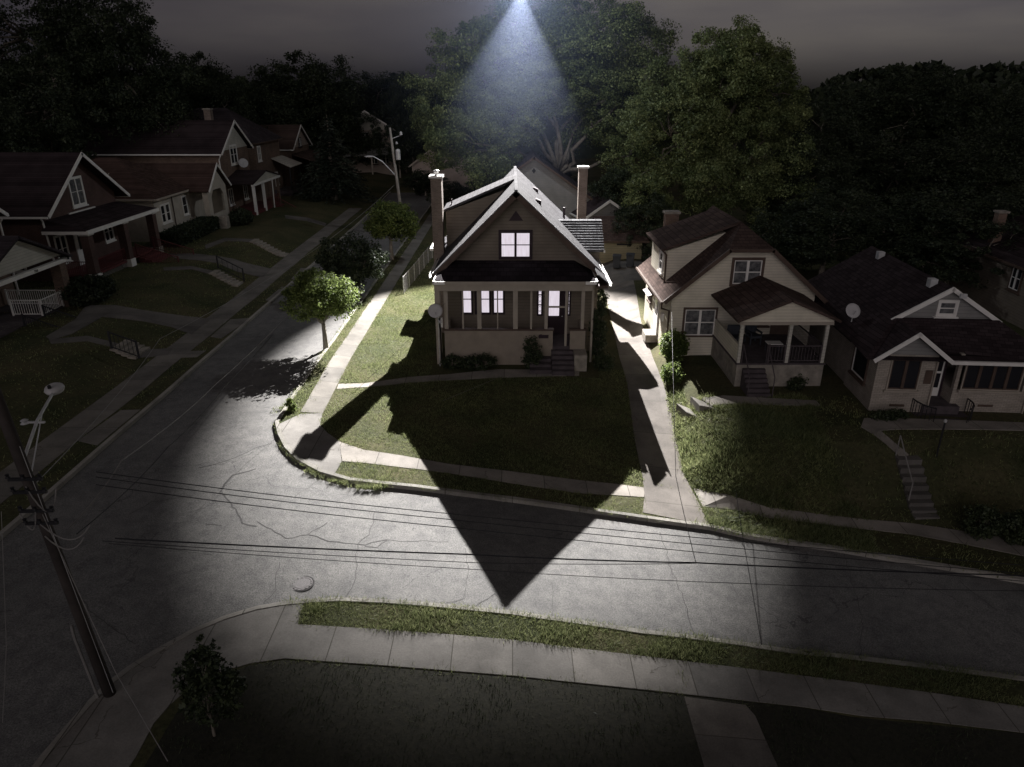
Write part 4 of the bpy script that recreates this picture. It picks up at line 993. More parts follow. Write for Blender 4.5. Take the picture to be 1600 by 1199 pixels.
p = [Vector((ax+(cx2-ax)*q-.25, ay+(cy2-ay)*q, g(ax+(cx2-ax)*q, ay+(cy2-ay)*q)+.85)) for q in (0, .35, .7)]
MB().tube(p, .025, 6).tube([p[0], p[0]-Vector((0, 0, .9))], .025, 6).tube([p[2], p[2]-Vector((0, 0, .9))], .025, 6).build('pipe', 'wire_pale', t2, True)

# ------------------------------------------------------------------ generic gabled house
def gable_house(name, label, loc, rz, w, d, ze, zr, wall, roof, oh=.45, trim='white_paint', gable=None, zb=-1.0, gy=0, hip=False, cat='house'):
    t = thing(name, label, cat, loc, rz); h = w/2; sl = (zr-ze)/(h+oh)
    if hip:
        MB().box(-h, h, 0, d, zb, ze-.02).build('wall', wall, t)
        e = h+oh; q = h*.95
        MB().slab([(-e, -oh, ze), (e, -oh, ze), (0, q, zr)], .12).slab([(-e, -oh, ze), (0, q, zr), (0, d-q, zr), (-e, d+oh, ze)], .12).slab([(e, -oh, ze), (0, q, zr), (0, d-q, zr), (e, d+oh, ze)], .12).build('roof', roof, t)
        MB().box(-e-.05, e+.05, -oh-.12, -oh-.01, ze-.14, ze).build('gutter', trim, t); MB().box(-e-.12, -e-.01, -oh, d+oh, ze-.14, ze).build('gutter', trim, t)
        return t
    zw = zr-sl*h-.14
    MB().prism([(-h, zb), (h, zb), (h, zw), (0, zr-.15), (-h, zw)], 1, 0, d).build('wall', wall, t)
    if gable: MB().prism([(-h+.1, zw), (h-.1, zw), (0, zr-.2)], 1, -.04, .0-.004).build('gable', gable, t)
    for s_ in (-1, 1):
        MB().slab([(0, -oh, zr), (s_*(h+oh), -oh, ze), (s_*(h+oh), d+oh, ze), (0, d+oh, zr)], .13).build('roof', roof, t)
    b_ = MB()
    for s_ in (-1, 1): b_.slab([(0, -oh-.06, zr+.03), (s_*(h+oh+.03), -oh-.06, ze+.03), (s_*(h+oh+.03), -oh-.003, ze+.03), (0, -oh-.003, zr+.03)], .22)
    b_.build('bargeboard', trim, t)
    for s_ in (-1, 1): a = s_*(h+oh+.06); MB().box(a-.06, a+.06, -oh, d+oh, ze-.15, ze-.03).build('gutter', trim, t)
    return t
def lrail(par, a, b_, h=.9, mat='white_paint', n=None): return rail(par, a, b_, h, n, mat, world=False)
RX = pi/2
# H1 : leftmost (local x -> world +Y, local -y -> world +X)
gz = 1.7
H = gable_house('brick_porch_house', 'leftmost dark brick house with cream gabled porch and white railing', (-30.2, 37.6, gz+.45), RX, 9, 11, 4.2, 7.6, 'brick_brown', 'roof_grey')
for s_ in (-1, 1): MB().slab([(0, -4.2, 3.85), (s_*4.2, -4.2, 1.95), (s_*4.2, 0, 1.95), (0, 0, 3.85)], .14).build('porch_roof', 'roof_grey', H)
MB().prism([(-3.9, 2.05), (3.9, 2.05), (0, 3.66)], 1, -3.85, -3.75).build('pediment', 'siding_cream', H)
MB().box(-4.0, 4.0, -3.95, -3.7, 1.62, 1.84).build('porch_beam', 'white_paint', H)
for xx in (-3.5, 3.5): MB().box(xx-.3, xx+.3, -3.9, -3.3, -1.2, 1.62).build('porch_pillar', 'brick_brown', H)
MB().box(-4.0, 4.0, -3.6, 0, -1.6, -.9).build('porch_floor', 'steps_dark', H)
lrail(H, (1.2, -3.6, -.9), (3.15, -3.6, -.9)); lrail(H, (3.4, -3.2, -.9), (3.4, -.2, -.9)); lrail(H, (1.2, -3.55, -.9), (1.2, -1.9, -.9))
window(H, front(0), -2.6, .1, 1.2, 1.3); window(H, right(4.5), 1.5, .1, 1.1, 1.5)
MB().tube([(4.6, -.3, 4.0), (4.6, -.1, 3.7), (4.6, -.1, -.6)], .06, 8).build('downspout', 'white_paint', H)
steps(H, -.6, 1.1, -3.6, -.9, -6.2, -2.1, 'stone', world=False, n=7)
for xx in (-.65, 1.15): lrail(H, (xx, -3.7, -1.1), (xx, -6.2, -2.05), .8, 'black_iron')
# house number on the beam
cu = bpy.data.curves.new('house_number', 'FONT'); cu.body = '716'; cu.size = .22; cu.extrude = .008; cu.align_x = 'CENTER'
ob = bpy.data.objects.new('tmp', cu); COL.objects.link(ob); dg = bpy.context.evaluated_depsgraph_get(); mesh = bpy.data.meshes.new_from_object(ob.evaluated_get(dg)); bpy.data.objects.remove(ob)
mesh.transform(Matrix.Translation((1.0, -3.965, 1.655)) @ Matrix.Rotation(pi/2, 4, 'X')); mesh.materials.clear(); mesh.materials.append(MATS['black_iron'])
o = bpy.data.objects.new('house_number', mesh); COL.objects.link(o); o.parent = H
# H2
H = gable_house('red_brick_house', 'red brick house with white trimmed gable and a flat roofed porch on brick pillars', (-30.6, 51.6, 1.6), RX, 9.0, 12.5, 4.0, 7.55, 'brick_red', 'roof_dark', .75)
window(H, front(0), -1.15, 3.95, 1.7, 2.0, 'white_paint', 'curtain_glass', 2, 2, tw=.12)
MB().box(-1.9, 1.4, -.12, 0, 3.55, 3.68).build('ledge', 'white_paint', H)
MB().slab([(-5.1, -2.9, 3.05), (4.9, -2.9, 3.05), (4.3, 0, 3.62), (-4.4, 0, 3.62)], .14).slab([(-5.1, -2.9, 3.05), (-4.4, 0, 3.62), (-5.1, 0, 3.05)], .14).build('porch_roof', 'roof_dark', H)
MB().box(-5.15, 4.95, -3.02, -2.9, 2.8, 3.04).box(-5.15, -5.0, -2.9, 0, 2.8, 3.0).build('porch_fascia', 'white_paint', H)
for xx in (-4.5, .1, 4.5):
    MB().box(xx-.28, xx+.28, -2.75, -2.2, .1, 2.8).build('porch_pillar', 'brick_red', H); MB().box(xx-.34, xx+.34, -2.82, -2.14, -1.3, .1).build('pillar_base', 'white_paint' if xx < 4 else 'stone', H)
    MB().box(xx-.34, xx+.34, -2.82, -2.14, 2.66, 2.8).build('pillar_cap', 'white_paint', H)
MB().box(-4.7, 4.7, -2.5, 0, -.1, .05).build('porch_floor', 'red_paint', H)
lt = MB()
for k in range(22):
    a = -4.1+k*.19
    if a+1.0 < -.2+.0 or True: lt.beam((a, -2.45, -.85), (min(a+.8, 4.2), -2.45, -.12), .03, .02)
lt.build('lattice', 'lattice', H)
lrail(H, (-4.2, -2.45, .05), (-.2, -2.45, .05), .85, 'red_paint'); lrail(H, (-4.6, -2.2, .05), (-4.6, -.1, .05), .85, 'red_paint')
dd = MB().box(-1.9, -.5, -.08, -.004, .05, 2.35).build('front_door', 'white_paint', H); MB().box(-1.55, -.85, -.1, -.083, 1.1, 2.1).build('pane', 'glass', dd)
window(H, front(0), -4.1, .6, 1.3, 1.9, tw=.1); window(H, front(0), 1.9, .9, 1.3, 1.5, tw=.1); window(H, left(-4.5), 2, .2, 1.1, 1.6)
steps(H, 1.2, 3.8, -2.6, .05, -5.6, -1.0, 'red_paint', world=False, n=6)
for xx in (1.15, 3.85): lrail(H, (xx, -2.6, .05), (xx, -5.6, -.9), .9, 'red_paint')
chimney(H, -2.2, 7.5, .6, .6, 4.5, 8.3, 'brick_brown', 'stone', True, False)
MB().tube([(-5.2, -.2, 3.9), (-4.9, -.1, 3.6), (-4.6, -.1, -.8)], .06, 8).build('downspout', 'white_paint', H)
# H3 stucco with hip roof and arched porch wing
H = gable_house('stucco_house', 'pale stucco house with reddish brown roof and arched front porch', (-29.9, 66.3, 1.6), RX, 11.5, 12.5, 3.2, 6.0, 'stucco', 'roof_red', .4, 'cream_paint', hip=True)
wing = MB()
# arched wing: front gable facing +X, opening cut by building jambs around it
x0w, x1w, zt = .5, 5.0, 3.3
ap = (x0w+x1w)/2
wing.prism([(x0w, -.8), (x0w+.75, -.8), (x0w+.75, 2.0), (x0w+1.3, 2.6), (x1w-1.3, 2.6), (x1w-.75, 2.0), (x1w-.75, .3), (x0w+.75, .3), (x0w+.75, -.8), (x1w, -.8), (x1w, 3.1), (ap, 5.1), (x0w, 3.1)][0:1] or [], 1, -2, -1.8) if False else None
def wallpiece(poly, y0=-2.0, y1=-1.8): wing.prism(poly, 1, y0, y1)
wallpiece([(x0w, -.9), (x0w+.8, -.9), (x0w+.8, 3.1), (x0w, 3.1)]); wallpiece([(x1w-.8, -.9), (x1w, -.9), (x1w, 3.1), (x1w-.8, 3.1)]); wallpiece([(x0w+.8, -.9), (x1w-.8, -.9), (x1w-.8, .8), (x0w+.8, .8)])
wallpiece([(x0w+.8, 2.4), (x0w+1.35, 2.95), (x0w+1.35, 3.1), (x0w+.8, 3.1)]); wallpiece([(x1w-.8, 2.4), (x1w-.8, 3.1), (x1w-1.35, 3.1), (x1w-1.35, 2.95)]); wallpiece([(x0w+1.35, 2.95), (x1w-1.35, 2.95), (x1w-1.35, 3.1), (x0w+1.35, 3.1)])
wallpiece([(x0w, 3.1), (x1w, 3.1), (ap, 5.0)])
wing.box(x1w-.2, x1w, -1.8, 0, -.9, 3.1).box(x0w, x0w+.2, -1.8, 0, -.9, .6).box(x0w, x0w+.2, -1.8, -1.5, .6, 3.1)
wing.build('porch_wing', 'stucco', H)
for s_ in (-1, 1): MB().slab([(ap, -2.35, 5.3), (ap+s_*2.75, -2.35, 3.05), (ap+s_*2.75, 2.5, 3.05), (ap, 5.5, 5.3)], .13).build('wing_roof', 'roof_red', H)
b_ = MB()
for s_ in (-1, 1): b_.slab([(ap, -2.42, 5.33), (ap+s_*2.8, -2.42, 3.05), (ap+s_*2.8, -2.36, 3.05), (ap, -2.36, 5.33)], .2)
b_.build('bargeboard', 'white_paint', H)
window(H, front(0), -4.9, .95, .85, 1.6, cols=1, tw=.1); window(H, front(0), -4.0, .95, .85, 1.6, cols=1, tw=.1); window(H, front(0), -.6, 1.0, 1.0, 1.7, cols=1)
MB().tube([(-2.6, -.1, 3.0), (-2.6, -.1, -.8)], .05, 8).build('downspout', 'brown_trim', H)
sk = MB()
for a, b_ in ((-3.6, 4.4), (-3.4, 9.5)):
    sk.beam((a, b_, 5.0), (a-1.4, b_, 4.35), .05, .06).beam((a-1.4, b_, 4.35), (a-1.4, b_+.7, 4.35), .05, .06)
sk.build('roof_rail', 'cream_paint', H)
t = thing('porch_sofa', 'dark sofa on the side porch of the pale stucco house', 'sofa', (-27.9, 65.4, 1.0), RX)
MB().box(-1, 1, -.4, .4, .15, .5).build('seat', 'bin_plastic', t, bevel=.05); MB().box(-1, 1, .25, .45, .5, .95).build('backrest', 'bin_plastic', t, bevel=.05)
for a in (-1.1, .95): MB().box(a, a+.18, -.4, .4, .15, .7).build('armrest', 'bin_plastic', t, bevel=.03)
tag(MB().box(-.4, .4, -.4, .4, -.6, 1.0).build('pillar', 'stone', None, bevel=.08), 'rough stone pillar at the end of the clipped hedge', 'pillar').location = (-27.0, 67.4, 1.3)
# H4
H = gable_house('tall_gable_house', 'tall brick house with narrow white gable and wide dark roof', (-29.5, 79.0, 1.7), RX, 8.4, 13, 5.6, 8.6, 'brick_brown', 'roof_dark', .5, gable='siding_cream')
window(H, front(0), -1.2, 4.2, 2.0, 2.0, tw=.14); chimney(H, 1.3, 2.6, .7, .7, 6, 9.6, 'brick_chimney', 'stone', False, False)
for s_ in (-1, 1): MB().slab([(0, -3.2, 3.6), (s_*4.6, -3.2, 2.7), (s_*4.6, 0, 2.7), (0, 0, 3.6)], .12).build('porch_roof', 'roof_dark', H)
MB().prism([(-4.4, 2.6), (4.4, 2.6), (0, 3.5)], 1, -3.1, -3.0).build('pediment', 'siding_cream', H); MB().box(-4.5, 4.5, -3.2, -2.95, 2.4, 2.6).build('porch_beam', 'white_paint', H)
for xx in (-4, -1, 1.4, 4): MB().box(xx-.14, xx+.14, -3.1, -2.85, -1, 2.4).build('porch_post', 'white_paint' if xx < 0 else 'brick_brown', H)
MB().box(-4.3, 4.3, -3.0, 0, -1.3, -.2).build('porch_floor', 'red_paint', H)
window(H, front(0), -3.2, .3, 1.2, 1.7); window(H, front(0), 1.2, .3, 1.2, 1.7)
lrail(H, (-.7, -3.0, -.2), (3.9, -3.0, -.2), .9, 'red_paint', 24)
steps(H, 1.6, 3.4, -3.2, -.2, -5.8, -1.6, 'red_paint', world=False, n=6); lrail(H, (1.55, -3.2, -.2), (1.55, -5.8, -1.6), .9, 'red_paint', 12)
MB().tube([(-4.8, -.4, 5.4), (-4.5, -.1, 5.0), (-4.2, -.05, -.8)], .06, 8).build('downspout', 'white_paint', H); MB().tube([(1.2, -3.3, 2.6), (1.2, -3.2, -1.2)], .06, 8).build('downspout', 'white_paint', H)
# H5 hip
H = gable_house('hip_roof_house', 'two storey brown brick house with hipped roof and cream awning', (-29.2, 89.2, 1.7), RX, 9, 12, 6.0, 9.6, 'brick_brown', 'roof_grey', .5, 'brown_trim', hip=True)
window(H, front(0), -3.8, 3.9, 1.1, 1.7, tw=.14); window(H, front(0), 1.4, .6, 1.2, 1.6, tw=.12)
MB().slab([(.8, 0, 3.9), (5.2, 0, 3.9), (5.6, -2.4, 2.9), (.4, -2.4, 2.9)], .08).build('awning', 'siding_cream', H)
MB().box(.6, 5.2, -2.2, 0, -1, .1).build('porch_floor', 'steps_dark', H)
for xx in (.8, 5.1): MB().box(xx-.07, xx+.07, -2.2, -2.05, .1, 2.95).build('porch_post', 'black_iron', H)
lrail(H, (.9, -2.1, .1), (5.0, -2.1, .1), .9, 'black_iron', 20)
# H6
H = gable_house('pink_gable_house', 'small house with pinkish gable and brick lower storey near the far end', (-28.5, 100.5, 1.6), RX, 8.5, 12, 4.6, 7.4, 'brick_brown', 'roof_brown_x', .4, gable='siding_pink')
window(H, front(-.05), -.8, 4.6, 1.4, 1.2, 'dark_trim'); MB().slab([(-4.3, 0, 4.0), (4.5, 0, 4.0), (4.5, -3.4, 3.0), (-4.3, -3.4, 3.0)], .12).build('porch_roof', 'roof_brown_x', H)
MB().box(-4.0, 4.3, -3.2, -2.9, -1.2, 2.9).build('porch_wall', 'brick_brown', H); window(H, front(-3.2), 1.2, 1.2, 1.2, 1.3, 'dark_trim')
MB().box(4.0, 5.2, -3.3, -2.0, -1.2, .3).build('side_wall', 'stone', H)
# H7 at street end behind spruce
H = gable_house('pale_house', 'pale narrow house half hidden behind the spruce', (-23.0, 118, .8), radians(25), 9, 12, 6.6, 9.6, 'siding_pink', 'roof_dark', .4, gable='siding_cream')
window(H, front(0), .5, 1.5, 1.2, 1.8, 'brown_trim'); window(H, front(0), 2.4, 1.5, 1.2, 1.8, 'brown_trim'); window(H, front(0), -.8, 5.0, 1.4, 1.5, 'brown_trim')
MB().slab([(-4.5, 0, 4.2), (4.8, 0, 4.2), (4.8, -3, 3.2), (-4.5, -3, 3.2)], .12).build('porch_roof', 'siding_grey', H)
for xx in (-4.2, 0, 4.4): MB().box(xx-.1, xx+.1, -2.9, -2.7, -.6, 3.2).build('porch_post', 'cream_paint', H)
H = gable_house('pale_garage', 'plain pale gabled garage beyond the end of the side street', (-9.6, 102, .3), 0, 8.4, 9, 3.3, 6.6, 'siding_pink', 'roof_dark', .35, cat='garage', trim='cream_paint')
H = gable_house('grey_gable_house', 'grey gabled house with diamond vent behind the lit roof', (2.0, 67.5, .2), 0, 10.5, 8, 3.6, 7.4, 'siding_grey', 'roof_grey', .3, 'brown_trim')
MB().prism([(-.18, 6.15), (0, 5.9), (.18, 6.15), (0, 6.4)], 1, -.04, -.004).build('vent', 'black_iron', H); window(H, front(0), -3.5, 1.2, 1.2, 1.5, 'brown_trim')
# garage at drive end
GR = thing('drive_garage', 'low garage with yellowish wall and brown roof at the end of the driveway', 'garage', (9.0, 57, .35))
MB().box(-2.0, 1.45, 0, 5, -.5, 1.75).build('wall', 'siding_yellow', GR)
MB().slab([(-2.3, -.4, 1.7), (1.9, -.4, 1.7), (1.9, 2.5, 3.2), (-2.3, 2.5, 3.2)], .12).slab([(-2.3, 5.4, 1.7), (1.9, 5.4, 1.7), (1.9, 2.5, 3.2), (-2.3, 2.5, 3.2)], .12).build('roof', 'roof_brown_x', GR)
MB().box(-2.35, 1.95, -.5, -.41, 1.55, 1.7).build('gutter', 'brown_trim', GR); MB().box(-.6, .5, -.14, 0, 1.3, 1.42).build('light_bar', 'black_iron', GR)
H = gable_house('grey_shed', 'small grey gabled shed with pale trim behind the yellowish garage', (8.6, 64.5, .3), radians(12), 4.2, 5, 2.3, 3.9, 'siding_grey', 'roof_dark', .3, cat='shed')
MB().box(-.6, .6, -.05, -.004, -.2, 1.9).build('door', 'brown_trim', H)
H = gable_house('edge_house', 'tan house cut by the right edge of the picture beside the brick bungalow', (33.0, 37.5, .5), radians(-4), 8, 10, 3.4, 5.0, 'siding_tan', 'roof_dark', .4, 'brown_trim')
window(H, front(0), -3.2, 1.8, 1.2, 1.6, 'brown_trim'); window(H, left(-4), 2, 1.8, 1.1, 1.5, 'brown_trim')
chimney(H, -3.2, 7, .5, .5, 3.6, 5.6, 'brick_brown', 'stone', False, False)
# bins
def cart(label, px, py, hue='bin_plastic'):
    x, y = gp(px, py); t = thing('wheelie_bin', label, 'bin', (x, y, g(x, y)), random.uniform(-.3, .3))
    MB().prism([(-.25, .06), (.25, .06), (.31, .95), (-.31, .95)], 1, -.28, .28).build('body', hue, t, bevel=.03)
    MB().prism([(-.34, .95), (.34, .95), (.3, 1.05), (-.3, 1.05)], 1, -.33, .34).build('lid', hue, t, bevel=.02)
    for a in (-.26, .26): MB(Matrix.Translation((a, .27, .12)) @ Matrix.Rotation(pi/2, 4, 'Y')).lathe((0, 0, 0), [(.12, -.03), (.12, .03)], 12).build('wheel', 'black_iron', t)
    MB().tube([(-.2, .36, .9), (.2, .36, .9)], .02, 6).build('handle', hue, t)
cart('dark wheeled bin left of its neighbour before the yellowish garage', 963, 420); cart('dark wheeled bin right of its neighbour before the yellowish garage', 984, 418)
# chain fence left of the house
t = thing('wire_fence', 'low wire fence with thin posts along the yard left of the house', 'fence', (-7.4, 48, 0))
fp = [(-7.45+.12*i, 47.6+2.0*i) for i in range(7)]
for i, (x, y) in enumerate(fp): MB().tube([(x, y, g(x, y)-.1), (x, y, g(x, y)+1.25)], .035, 6).build('post', 'metal', t, True)
m = MB()
for i in range(6):
    (x0_, y0_), (x1_, y1_) = fp[i], fp[i+1]; z0_, z1_ = g(x0_, y0_), g(x1_, y1_)
    m.tube([(x0_, y0_, z0_+1.2), (x1_, y1_, z1_+1.2)], .025, 5)
    for k in range(-4, 8):
        for sg in (1, -1):
            a0 = k/8; a1 = a0+.5; 
            if sg < 0: pass
            q0 = max(0, a0); q1 = min(1, a1)
            if q1 <= q0: continue
            h0 = 1.15*(q0-a0)/.5; h1 = 1.15*(q1-a0)/.5
            if sg < 0: h0, h1 = 1.15-h0, 1.15-h1
            m.tube([(x0_+(x1_-x0_)*q0, y0_+(y1_-y0_)*q0, z0_+.03+h0), (x0_+(x1_-x0_)*q1, y0_+(y1_-y0_)*q1, z0_+.03+h1)], .008, 3, False)
m.build('mesh_panel', 'wire_pale', t, True)

# ------------------------------------------------------------------ poles & wires
print('poles')
def insul(m, p, s_=1): m.lathe(tuple(p), [(.03*s_, 0), (.07*s_, .03*s_), (.045*s_, .07*s_), (.06*s_, .1*s_), (.02*s_, .15*s_)], 10)
nx, ny = gp(172, 1085); nzg = g(nx, ny)
topp = pY(2, 640, ny-.5); dirv = (topp-Vector((nx, ny, nzg)))
PT = Vector((nx, ny, nzg))+dirv*1.45
t = thing('utility_pole', 'tall leaning dark wooden utility pole at the near left corner', 'utility pole', (nx, ny, nzg))
def onp(k): return Vector((nx, ny, nzg))+dirv*k
MB().tube([onp(-.04), onp(.5), onp(1.45)], [.135, .118, .09], 14).build('shaft', 'pole_wood', t, True, smooth=True)
# conduit + ground wire
MB().tube([onp(.0)+Vector((-.19, -.14, .0)), onp(.25)+Vector((-.2, -.13, 0)), onp(.3)+Vector((-.17, -.12, 0))], .03, 6).build('conduit', 'wire_pale', t, True)
MB().tube([onp(k)+Vector((.16, -.1, 0)) for k in (.02, .3, .6, .9)], .008, 4).build('ground_wire', 'metal', t, True)
# find param where pole passes px y~725
arm0 = onp(.84); 
lampp = pY(82, 616, ny+2.6)
armm = MB().tube([arm0, arm0.lerp(lampp, .5)+Vector((0, 0, .12)), lampp], [.035, .032, .03], 8); armm.tube([arm0-Vector((0, 0, .5)), arm0.lerp(lampp, .62)+Vector((0, 0, .05))], .014, 6)
la = thing('street_lamp', 'unlit street lamp head on a pale arm beside the near utility pole', 'street lamp', tuple(arm0))
armm.build('arm', 'metal', la, True)
dv = (lampp-arm0).normalized()
Rm = Matrix.Translation(lampp+dv*.1) @ dv.to_track_quat('Y', 'Z').to_matrix().to_4x4()
MB(Rm @ Matrix.Diagonal((1.0, 1.35, .55, 1))).lathe((0, .12, 0), [(.03, .2), (.12, .18), (.19, .1), (.21, 0), (.18, -.1), (.06, -.18)], 20).build('head', 'dish', la, True, smooth=True)
MB(Rm).lathe((-.05, .0, .1), [(.04, 0), (.04, .06), (.02, .08)], 10).build('photocell', 'black_iron', la, True)
bkt = MB(); 
ip = arm0.lerp(lampp, .55)
MB().beam(ip+Vector((-.3, 0, 0)), ip+Vector((.1, 0, 0)), .04).lathe(tuple(ip+Vector((-.33, 0, -.05))), [(.03, 0), (.09, .02), (.05, .06), (.08, .09), (.03, .12)], 12).build('insulator', 'metal', t, True)
hw = MB()
for k in (.8, .76, .7, .66):
    p = onp(k); hw.beam(p+Vector((-.3, -.1, 0)), p+Vector((.35, -.1, .02)), .05, .06)
    for a in (-.28, .0, .33): hw.lathe(tuple(p+Vector((a, -.12, .03))), [(.02, 0), (.05, .02), (.03, .05), (.04, .09)], 8)
hw.build('bracket', 'black_iron', t, True)
cab = MB()
for k, dx_, sg_ in ((.78, .5, .55), (.66, .9, .35), (.62, .7, .3), (.7, -.4, .4)):
    p = onp(k); q = p+Vector((dx_, .1, -.1)); cab.tube([p+(q-p)*u+Vector((0, -.12, -4*sg_*u*(1-u))) for u in np.linspace(0, 1, 9)], .014, 5)
cab.build('loop_cable', 'wire_pale', t, True)
WG = 'overhead cables across the intersection'
def wire(label, pts_, r=.011, mat='wire', sag=.15, group=None, pale=False, cat='cable'):
    out = []
    for i in range(len(pts_)-1):
        a, b_ = Vector(pts_[i]), Vector(pts_[i+1]); n = 14
        for k in range(n): u = k/n; out.append(a.lerp(b_, u)-Vector((0, 0, 4*sag*u*(1-u))))
    out.append(Vector(pts_[-1])); b0 = out[0].copy()
    o = MB().tube([tuple(p-b0) for p in out], r*.78, 5).build('overhead_cable', mat); o.location = b0
    tag(o, label, cat, group); return o
Yw = ny
def wp(px, py, y): return tuple(pY(px, py, y))
wire('top power cable of the upper three crossing the corner and road', [wp(150, 738, 12.6), wp(700, 803, 13.6), wp(1600, 884, 15)], .012, sag=.05)
wire('middle power cable of the upper three crossing the road', [wp(150, 746, 12.5), wp(700, 812, 13.5), wp(1600, 897, 14.9)], .012, sag=.05)
wire('lowest power cable of the upper three crossing the road', [wp(150, 758, 12.4), wp(700, 824, 13.4), wp(1600, 909, 14.8)], .012, sag=.05)
wire('thick telephone cable stretched above the road centre', [wp(180, 842, 12.4), wp(735, 867, 12.8), wp(1087, 880, 13), wp(1600, 900, 13.5)], .021, sag=.03)
wire('thin cable just below the thick telephone cable', [wp(160, 846, 12.3), wp(742, 880, 12.7), wp(1087, 881, 12.95)], .010, sag=.03)
wire('lowest thin cable above the near half of the road', [wp(170, 850, 12.2), wp(750, 891, 12.6), wp(1150, 912, 12.9), wp(1600, 924, 13.3)], .009, sag=.03)
wire('steep service cable dropping from the roadside to the beige house', [wp(1087, 879, 13), wp(1056, 745, 19), (7.9, 34.0, 3.2)], .012, 'wire_pale', sag=.05)
wire('thin service cable over the kerb below the right driveway', [wp(1190, 1008, 11.5), wp(1158, 825, 15), wp(1150, 770, 18)], .010, sag=.0)
wire('pale pair cable running up the side street towards the far pole', [wp(105, 828, 12.4), wp(190, 720, 14.5), wp(335, 603, 24), wp(455, 487, 44), wp(600, 330, 66)], .02, 'wire_pale', sag=.1)
wire('dark cable running just below the pale pair up the side street', [wp(120, 835, 12.4), wp(262, 700, 18), wp(350, 606, 25), wp(445, 500, 44), wp(625, 345, 66)], .016, 'wire', sag=.1)
wire('cable from the corner tree across the asphalt to the left', [wp(310, 732, 20), wp(400, 700, 24), wp(500, 662, 29), wp(700, 470, 34.4)], .009, sag=.1)
wire('faint cable passing over the lawns of the left houses', [wp(40, 772, 14), wp(250, 530, 30), wp(500, 385, 55), wp(616, 290, 66)], .014, 'wire_pale', sag=.2)
wire('thin guy cable hanging at the left edge near the pole', [wp(2, 800, 10.8), wp(6, 900, 10.6), wp(10, 1010, 10.5), wp(4, 1130, 10.3)], .008, 'wire_pale', sag=0)
wire('guy cable from the near pole down to the dark lawn', [onp(.72), wp(180, 1050, 11.2), wp(262, 1190, 9.5)], .012, 'wire_pale', sag=0)
wire('short pale cable over the front lawn below the porch', [wp(692, 627, 27), wp(790, 586, 33.6)], .010, 'wire_pale', sag=0)
# far pole
fx, fy_ = -10.25, 68.0; ft = pY(609, 200, 68)
t = thing('utility_pole', 'distant grey leaning utility pole with transformer and street lamp arm', 'utility pole', (fx, fy_, g(fx, fy_)))
P0 = Vector((fx, fy_, g(fx, fy_))); 
MB().tube([P0, P0.lerp(ft, .5), ft], [.16, .14, .1], 10).build('shaft', 'pole_grey', t, True, smooth=True)
q = P0.lerp(ft, .78); MB().lathe((q.x+.45, q.y-.1, q.z-.3), [(.2, -.35), (.22, -.3), (.22, .45), (.18, .55), (.05, .6)], 12).build('transformer', 'metal', t, True)
q = P0.lerp(ft, .9); mm = MB().tube([q, q+Vector((.9, 0, .3))], .04, 6); insul(mm, q+Vector((.9, 0, .3)), 2.2); insul(mm, P0.lerp(ft, .82)+Vector((.4, 0, .3)), 1.6); mm.build('insulator', 'metal', t, True)
q = P0.lerp(ft, .56); e = pY(583, 245, 67.6)
MB().tube([q, q.lerp(e, .6)+Vector((0, 0, .25)), e], .05, 6).build('lamp_arm', 'metal', t, True)
MB(Matrix.Translation(e+Vector((-.35, 0, -.03))) @ Matrix.Diagonal((1.9, .9, .5, 1))).lathe((0, 0, 0), [(.05, .2), (.2, .12), (.25, 0), (.15, -.12)], 14).build('lamp_head', 'dish', t, True)
# small handrails at left bank steps
def banksteps(label, pa_, pb_, n, w):
    a, b_ = gp(*pa_), gp(*pb_); t = thing('bank_steps', label, 'steps', (a[0], a[1], g(*a))); m = MB()
    for i in range(n):
        q = (i+.5)/n; x = a[0]+(b_[0]-a[0])*q; y = a[1]+(b_[1]-a[1])*q; z = g(x, y); m.box(x-.22, x+.22, y-w/2, y+w/2, z-.5, z+.12)
    m.build('tread', 'stone', t, True); return a, b_
banksteps('pale stone steps down the bank before the tall gable house', (395, 377), (447, 401), 9, 1.2)
a, b_ = banksteps('rough stone steps down the bank before the red brick house', (333, 426), (374, 447), 7, 1.1)
t = thing('handrail', 'black iron handrail beside the rough bank steps', 'handrail', (a[0], a[1], g(*a)))
rail(t, (a[0], a[1]+1.0, g(*a)+.05), (b_[0], b_[1]+1.0, g(*b_)+.05), .9, 5, 'black_iron')
a, b_ = banksteps('broad concrete steps nearest the corner on the left bank', (186, 540), (222, 555), 4, 1.6)
t = thing('handrail', 'black iron handrail beside the broad corner bank steps', 'handrail', (a[0], a[1], g(*a)))
rail(t, (a[0], a[1]-.7, g(*a)+.05), (b_[0]+.2, b_[1]-.7, g(*b_)+.05), .9, 6, 'black_iron')

# ------------------------------------------------------------------ haze round the lamp
LP = Vector((.7, 59.8, 20.1))
m = bpy.data.materials.new('mist'); m.use_nodes = True; nt = m.node_tree; nt.nodes.remove(nt.nodes['Principled BSDF'])
pv = N(nt, 'ShaderNodeVolumePrincipled'); pv.inputs['Color'].default_value = (.56, .67, 1.0, 1); pv.inputs['Anisotropy'].default_value = .0
tc = N(nt, 'ShaderNodeTexCoord'); ln = N(nt, 'ShaderNodeVectorMath', operation='LENGTH'); nt.links.new(tc.outputs['Object'], ln.inputs[0])
fall = math_(nt, 'SUBTRACT', 1.0, math_(nt, 'DIVIDE', ln.outputs['Value'], 17.0))
fall = math_(nt, 'MAXIMUM', fall, 0.0); fall = math_(nt, 'POWER', fall, 1.6)
DENS = .011
nt.links.new(math_(nt, 'MULTIPLY', fall, DENS), pv.inputs['Density'])
nt.links.new(pv.outputs[0], nt.nodes['Material Output'].inputs['Volume'])
